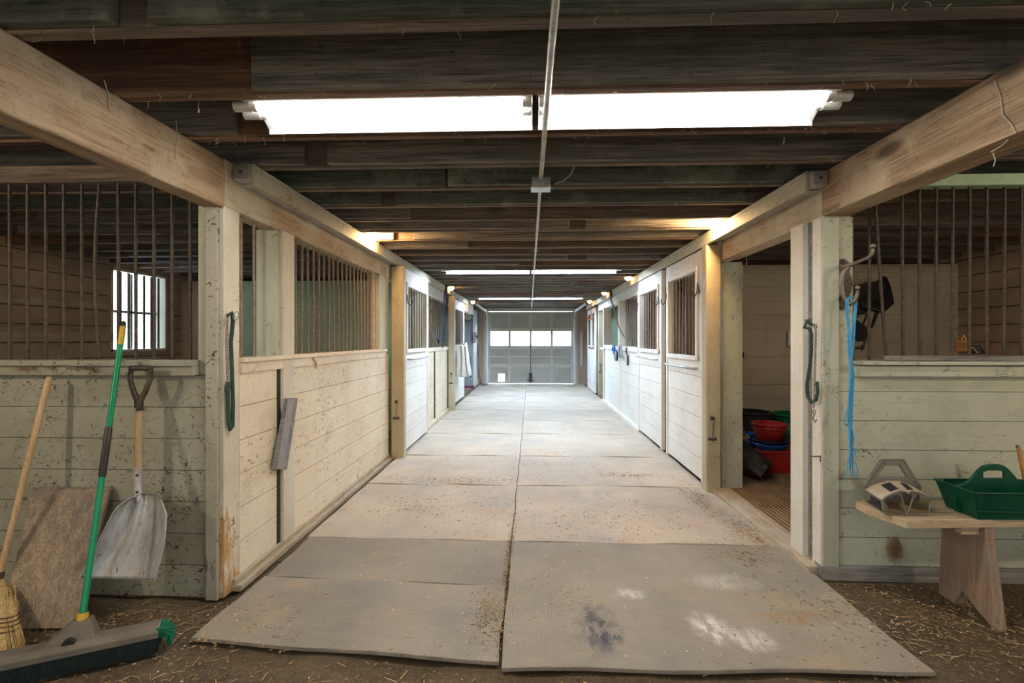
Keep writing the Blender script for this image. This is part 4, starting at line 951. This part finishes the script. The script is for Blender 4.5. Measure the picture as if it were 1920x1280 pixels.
# lead rope with chain on the bench-side doorway
l2 = thing('lead_rope', 'green lead rope with brass chain hooked beside the bucket doorway', 'rope', tuple(aX(1525,760,RX-.03)))
X2 = RX-.03
MB().tube([aX(1524,610,X2), aX(1513,602,X2-.03), aX(1508,614,X2-.03), aX(1518,616,X2-.01), aX(1521,625,X2), aX(1521,660,X2), aX(1518,690,X2), aX(1513,720,X2), aX(1514,742,X2), aX(1521,754,X2), aX(1530,750,X2), aX(1533,735,X2), aX(1532,715,X2)], .0095, 10).build('rope', 'greenrope', l2)
chain([aX(1530,618,X2-.01), aX(1529,660,X2-.012), aX(1527,720,X2-.012), aX(1526,765,X2-.012)], l2, 'cast', .0125)
MB().tube(ring(aX(1527,772,X2-.012), .012, (0,1,0), (0,0,1), 0), .003, 8, False, True).tube([aX(1527,777,X2-.012), aX(1524,784,X2-.012), aX(1528,791,X2-.012), aX(1531,787,X2-.012)], .0035, 8).build('snap_hook', 'cast', l2)
MB().tube(ring(aX(1529,612,X2-.008), .011, (0,1,0), (0,0,1), 0), .0035, 8, False, True).build('ring', 'cast', l2)
tag(MB().tube([aX(1510,600,RX-.002), aX(1517,599,RX-.05), aX(1518,606,RX-.055)], .0045, 8).build('rope_hook', 'iron'), 'small iron peg holding the green rope by the bucket doorway', 'hook')
tag(MB().tube([aX(1524,855,RX+.002), aX(1538,855,RX-.03), aX(1538,866,RX-.032)], .0032, 8).build('bent_nail', 'iron'), 'bent nail low on the jamb below the brass chain', 'nail')

# ================================================================= FEED STALL CONTENTS
def tub(name, label, cat, c, r0, r1, h, mat, lip=.012, th=.006, group=None, parts=True, sx=1, sy=1):
    t = thing(name, label, cat, c, group)
    pr = [(.0,.0),(r0,.0),(r0+(r1-r0)*.5,h*.5),(r1,h),(r1-th,h),(r0-th,th),(.0,th)]
    MB().lathe(pr, c, 36, 'Z', sx, sy).build('body', mat, t)
    if parts:
        MB().lathe([(r1-.002,h-.022),(r1+lip,h-.022),(r1+lip+.003,h-.002),(r1,h+.004),(r1-th,h)], c, 36, 'Z', sx, sy).build('rim', mat, t)
        if h > .1: MB().lathe([(r1-.008,h-.062),(r1+lip*.7,h-.055),(r1+lip*.7,h-.045),(r1-.004,h-.042)], c, 36, 'Z', sx, sy).build('rib', mat, t)
    return t
SF = .02
cr = thing('storage_bin', 'red rectangular plastic bin on the feed stall floor', 'bin', (2.62,5.3,SF))
def rbin(ex, z): return [(2.27-ex*.03,5.08-ex*.03,z),(2.33-ex*.03,5.05-ex*.03,z),(3.03+ex*.03,5.05-ex*.03,z),(3.06+ex*.03,5.08-ex*.03,z),(3.06+ex*.03,5.50,z),(2.27-ex*.03,5.50,z)]
b0, b1 = rbin(0,SF), rbin(1,.235); m = MB()
m.add(b0+b1, [(0,1,2,3,4,5)]+[(i,(i+1) % 6,(i+1) % 6+6,i+6) for i in range(6)])
m.add([Vector(p_)*1+Vector((0,0,0)) for p_ in rbin(.6,.22)], [(0,1,2,3,4,5)]); m.build('body', 'red', cr, .004)
MB().tube([Vector(p_) for p_ in b1], .014, 8, False, True).build('rim', 'red', cr)
pa = aY(1444,838,5.24); tub('feed_pan', 'shallow blue feed pan on the red bin', 'feed pan', (pa.x,5.24,.223), .135, .155, .062, 'blue')
tub('feed_pan', 'dark navy feed pan nested between the blue pan and red bucket', 'feed pan', (pa.x,5.24,.287), .14, .158, .036, 'navy')
tub('bucket', 'bright red rubber bucket on top of the stacked feed pans', 'bucket', (pa.x-.01,5.24,.325), .135, .158, .165, 'red')
tub('bucket', 'tall green bucket behind the red bucket', 'bucket', (2.94,5.73,SF), .16, .19, .50, 'green')
tub('muck_tub', 'wide black muck tub at the back of the feed stall', 'tub', (2.53,5.77,SF), .16, .195, .515, 'black')
tub('bucket', 'small blue bucket half hidden behind the red bucket and beige pail', 'bucket', (2.328,5.39,.224), .06, .068, .135, 'blue')
bp = thing('pail', 'beige pail with a striped sack stuffed in it', 'pail', (2.10,5.16,SF))
MB().lathe([(.0,0),(.095,0),(.12,.36),(.114,.36),(.09,.01),(.0,.01)], (2.10,5.16,SF), 28).build('body', 'beige', bp); MB().lathe([(.118,.33),(.130,.335),(.130,.362),(.114,.362)], (2.10,5.16,SF), 28).build('rim', 'beige', bp)
def sack(u, v):
    a = u*6.283; z_ = v; r_ = .098*(1-v**2.2*.85)*(1+.10*math.sin(3*a+v*4)); return (2.10+r_*math.cos(a)-.02*v, 5.16+r_*math.sin(a), SF+.30+.26*z_)
tag(MB().grid(sack, 28, 10).build('feed_sack', 'bagcloth'), 'striped feed sack sticking out of the beige pail', 'sack')
tr = thing('feed_trough', 'dusty black rubber trough tipped against the doorway post', 'trough', (2.05,4.75,SF))
A = [aY(1376,838,4.72), aY(1384,835,4.95), aY(1449,886,4.95), aY(1443,890,4.62)]
dn = Vector((-.06,0,-.13)); m = MB(); cen = sum(A, Vector())/4
lo = [cen+(p_-cen)*.86+dn for p_ in A]
m.hexa(lo+A); 
mn = min(p_.z for p_ in m.v); sh_ = Vector((0,0,SF+.002-mn)); m.v = [p_+sh_ for p_ in m.v]; A2 = [p_+sh_ for p_ in A]
m.build('body', 'rubber', tr, .012); MB().tube(A2, .012, 8, False, True).build('rim', 'rubber', tr)
sb = thing('outlet_box', 'small pale electrical box on the feed stall back wall', 'outlet', (3.15,5.98,1.36)); c0 = aY(1481,635,5.97)
MB().box(c0.x-.03,c0.x+.045,5.95,6.0,c0.z-.09,c0.z+.09).build('box', 'steel', sb, .004); MB().box(c0.x-.02,c0.x+.035,5.944,5.95,c0.z-.07,c0.z+.07).build('cover', 'fixture', sb, .002)
tag(MB().lathe([(.0,-.012),(.055,-.012),(.06,0)], aY(1386,665,5.99), 18, 'Y').build('rubber_plug', 'black'), 'small round black plug on the feed stall back wall', 'plug')
# black saddle on a rack at the back wall
sd = thing('english_saddle', 'black leather saddle on a wall rack behind the bars and twine', 'saddle', tuple(aY(1625,660,5.7)))
YD = 5.72; s_ = lambda u, v, y=YD: aY(u, v, y)
def seat(u, v):
    a = (v-.5)*2; k = u
    c = s_(1600+58*k, 545-14*math.sin(k*3.14*.5)-4*k+10*(1-k)*k*2, YD)
    w = .20*(.75+.25*math.sin(k*3.14)); return c+Vector((0, a*w, -.30*a*a*(.8+.2*k)+.03*math.cos(k*6.28)))
MB().grid(seat, 14, 14, (0,0,.03)).build('seat', 'saddle', sd)
MB().prism([s_(1603,535,5.6), s_(1640,527,5.6), s_(1660,530,5.6), s_(1664,560,5.6), s_(1655,568,5.6), s_(1640,566,5.6), s_(1622,590,5.6), s_(1606,585,5.6), s_(1598,560,5.6)], (0,.02,0)).build('flap', 'saddle', sd, .006)
MB().prism([s_(1630,550,5.57), s_(1645,548,5.57), s_(1647,572,5.57), s_(1638,584,5.57), s_(1629,580,5.57)], (0,.02,0)).build('flap', 'saddle', sd, .006)
for a, b_ in (((1628,584),(1618,608)),((1643,578),(1634,615)),((1652,570),(1636,612))): MB().obox(s_(*a,5.6), s_(*b_,5.62), .02, .005, (0,1,0)).build('girth_strap', 'saddle', sd)
MB().prism([s_(1604,597,5.62), s_(1625,612,5.62), s_(1631,625,5.62), s_(1624,640,5.62), s_(1604,640,5.62)], (0,.05,0)).build('pad', 'saddle', sd, .006)
MB().tube([s_(1604,653,5.62), s_(1618,653,5.62), s_(1624,632,5.62)], .012, 8).tube([s_(1616,656,5.62), s_(1616,648,5.95)], .012, 8).build('rack_arm', 'iron', sd)

# ================================================================= FAR DETAILS
# horse blanket over the far door
hbk = thing('horse_blanket', 'pale grey horse blanket with tan binding hanging on the far stall door', 'blanket', (-1.4,10.0,.75))
def blank(u, v):
    x = -1.44+.19*math.sin(u*3.14)**.7*(.6+.5*v)+.02*math.sin(u*9+v*3); return (x, 9.62+1.0*u+.02*math.sin(v*6), 1.26-.62*v-.04*math.sin(u*6))
MB().grid(blank, 20, 12, (-.015,0,0)).build('blanket', 'wool', hbk)
for uu in (.08, .32): MB().tube([Vector(blank(uu, k/8))+Vector((.012,0,0)) for k in range(9)], .016, 8).build('binding', 'tan', hbk)
MB().grid(lambda u, v: Vector(blank(.78+.22*u, .45+.42*v))+Vector((.05,0.02,-.02)), 6, 6, (-.012,0,0)).build('lining', 'maroon', hbk)
MB().grid(lambda u, v: Vector(blank(.75+.2*u, .85+.28*v))+Vector((.03,0.03,-.04)), 5, 5, (-.012,0,0)).build('tail_flap', 'navycloth', hbk)
# purple rope
pr_ = thing('hanging_rope', 'purple braided rope hanging from the track cover before the blanket', 'rope', (-1.42,8.7,1.3))
X3 = -1.45
for off_ in (0, .02): MB().tube([aX(836+off_*60,535,X3), aX(836.5+off_*60,560,X3), aX(837,600,X3+off_), aX(834.5,622,X3), aX(832,636,X3)], .012, 8).build('rope', 'purplerope', pr_)
MB().tube([aX(835,540,X3), aX(829.5,590,X3), aX(827,618,X3), aX(826,636,X3)], .010, 8).build('rope', 'purplerope', pr_)
MB().tube(ring(aX(831,645,X3), .045, (0,1,0), (0,0,1.4), 0), .008, 8, False, True).build('snap_ring', 'iron', pr_)
MB().tube([aX(820,634,X3), aX(825,640,X3), aX(829,634,X3), aX(822,642,X3), aX(827,632,X3)], .014, 8).build('knot', 'purplerope', pr_)
# striped rope on the opposite side
sr_ = thing('hanging_rope', 'striped cream rope hanging slack by the far barred opening', 'rope', (1.5,10,1.4)); X4 = 1.53
MB().tube([aX(1143,538,X4), aX(1146,562,X4), aX(1150,575,X4), aX(1156,598,X4), aX(1158,606,X4)], .016, 8).build('rope', 'whiterope', sr_)
MB().tube([aX(1158,606,X4), aX(1164,620,X4), aX(1171,632,X4)], .008, 8).build('rope', 'cord', sr_)
MB().tube([aX(1142,530,X4), aX(1145,548,X4), aX(1147,556,X4)], .02, 8).build('strap', 'iron', sr_)
# orange cord
oc = thing('hanging_rope', 'orange cord with a knotted tassel hanging before the far half-glazed doors', 'cord', (1.5,12.6,1.85))
MB().tube([(1.49,12.3,2.3),(1.49,12.3,1.98),(1.48,12.3,1.90)], .008, 6).build('cord', 'redrope', oc)
MB().tube([(1.40,12.3,1.88),(1.44,12.3,1.84),(1.48,12.3,1.89),(1.52,12.3,1.84),(1.56,12.3,1.89)], .018, 8).build('knot', 'redrope', oc)
# halters on the far white wall
hh_ = thing('halter', 'blue and black halter hanging on the far white aisle wall', 'halter', tuple(aX(1151,660,RX-.06))); X5 = RX-.07
MB().tube(ring(aX(1151,655,X5), .07, (0,1.6,0), (0,0,1), 0), .022, 8, False, True).build('noseband', 'blue', hh_)
MB().tube(ring(aX(1155,667,X5), .075, (0,1.6,0), (0,0,1), 0), .02, 8, False, True).build('cheek_strap', 'black', hh_)
MB().lathe([(.0,-.02),(.06,-.02),(.075,.0)], aX(1155,667,X5-.01), 16, 'X').build('pad', 'greypanel', hh_)
h2_ = thing('halter', 'grey rope halter hanging beside the blue halter', 'halter', tuple(aX(1163,660,RX-.06)))
MB().tube(ring(aX(1163,659,X5), .09, (0,1.4,0), (0,0,1.2), 0), .014, 8, False, True).tube([aX(1163,652,X5), aX(1166,664,X5), aX(1170,672,X5)], .012, 8).build('strap', 'greypanel', h2_)
h3_ = thing('door_bolt', 'dark iron bolt and strap on the far white aisle wall', 'bolt', tuple(aX(1175,665,RX-.06)))
MB().tube([aX(1175,652,X5), aX(1174,658,X5), aX(1175,664,X5)], .014, 8).build('bolt', 'iron', h3_); MB().box(X5+.01,X5+.03,*sorted((aX(1173.5,0,X5).y, aX(1175,0,X5).y)),.93,1.1).build('strap', 'iron', h3_)
# clock panel
tag(MB().box(-1.84,-1.60,13.74,13.86,.0,2.1).build('partition_panel', 'greypanel', None, .004), 'grey painted panel on the end of the far stall row, under the clock', 'panel')
tag(MB().box(-1.86,-1.58,13.70,13.87,.0,.08).build('kick_board', 'maroon', None, .004), 'dark red-brown kick board at the foot of the grey panel', 'board')
cl = thing('wall_clock', 'round wall clock with a dark rim on the grey panel', 'clock', (-1.74,13.74,1.97)); cc = (-1.735,13.735,1.985)
MB().lathe([(.10,0),(.12,-.005),(.125,-.03),(.105,-.035),(.10,-.02)], cc, 28, 'Y').build('rim', 'iron', cl); MB().lathe([(.0,-.018),(.102,-.018)], cc, 28, 'Y').build('face', 'clockface', cl)
MB().obox((cc[0],cc[1]-.022,cc[2]),(cc[0]+.05,cc[1]-.022,cc[2]+.04),.008,.003,(0,1,0)).obox((cc[0],cc[1]-.022,cc[2]),(cc[0]-.035,cc[1]-.022,cc[2]+.015),.01,.003,(0,1,0)).build('hands', 'iron', cl)
struct('wall_left_end', MB().planks('Y', 13.86, END, LX+.0, 0, 1.3, .2, -.04), 'white')
struct('wall_left_end_upper', MB().planks('Y', 13.86, END, LX+.0, 1.3, 2.2, .2, -.04), 'greypanel')
hr = thing('hose_reel', 'white wheel hose reel on the wall near the roll-up door', 'hose reel', (-1.52,14.3,1.5)); c0 = aX(892,616,-1.52)
MB().tube(ring(c0, .11, (0,1,0), (0,0,1), 0), .018, 8, False, True).build('wheel_rim', 'fixture', hr)
for k in range(5): a = k*6.283/5; MB().tube([c0, c0+Vector((0,.11*math.cos(a),.11*math.sin(a)))], .010, 6).build('spoke', 'fixture', hr)
MB().box(-1.60,-1.5,c0.y-.05,c0.y+.05,c0.z-.40,c0.z-.10).build('bracket', 'greypanel', hr, .01)
MB().lathe([(.0,-.06),(.05,-.06),(.05,.06),(.0,.06)], c0-Vector((0,0,.22)), 14, 'X').build('drum', 'iron', hr)
tag(MB().tube([(-1.52,14.25,1.28),(-1.50,14.25,.8),(-1.49,14.3,.35),(-1.44,14.5,.06),(-1.36,14.7,.025),(-1.25,14.85,.03)], .014, 8).tube([(-1.53,14.2,1.28),(-1.53,14.15,.7),(-1.5,14.2,.2),(-1.42,14.35,.03),(-1.3,14.5,.025)], .014, 8).build('garden_hose', 'hose'), 'dark hose hanging from the hose reel down to the floor', 'hose')
tag(MB().box(1.49,1.58,END-.05,END-.005,.55,1.62).build('wall_box', 'doortrim', None, .006), 'tall narrow grey box on the end wall beside the half-glazed doors', 'box')
# light switch flap etc. on the far doorway
tag(MB().box(1.78,1.9,11.3,11.4,.02,.42).build('feed_bag', 'navycloth', None, .01), 'dark bag standing in the far narrow doorway', 'bag')

# ================================================================= LIGHT, WORLD, CAMERA
w = bpy.data.worlds.new('sky'); bpy.context.scene.world = w; w.use_nodes = True
bg = w.node_tree.nodes['Background']; bg.inputs[1].default_value = 2.3
_t = w.node_tree.nodes; _l = w.node_tree.links
_tc = _t.new('ShaderNodeTexCoord'); _sx = _t.new('ShaderNodeSeparateXYZ'); _l.new(_tc.outputs['Generated'], _sx.inputs[0])
_mr = _t.new('ShaderNodeMapRange'); _l.new(_sx.outputs['Y'], _mr.inputs['Value']); _mr.inputs['From Min'].default_value = -.7; _mr.inputs['From Max'].default_value = .7
_mx = _t.new('ShaderNodeMix'); _mx.data_type = 'RGBA'; _l.new(_mr.outputs[0], _mx.inputs[0])
_mx.inputs[6].default_value = (.165,.16,.155,1); _mx.inputs[7].default_value = (2.9,3.4,3.9,1); _l.new(_mx.outputs[2], bg.inputs[0])
cam = bpy.data.cameras.new('camera'); co = bpy.data.objects.new('camera', cam); C.objects.link(co)
cam.sensor_width = 36; cam.lens = F/1920*36; cam.shift_y = (VY-640)/1920; cam.clip_start = .02
co.location = (0,0,CH); co.rotation_euler = (math.pi/2, 0, YAW)
S = bpy.context.scene; S.camera = co
S.view_settings.view_transform = 'Standard'; S.view_settings.look = 'None'; S.view_settings.exposure = 1.1; S.view_settings.gamma = 1
S.cycles.use_denoising = True; S.cycles.max_bounces = 10; S.cycles.diffuse_bounces = 6; S.cycles.sample_clamp_indirect = 6
for o in bpy.data.objects:
    if '_o' in o: del o['_o']
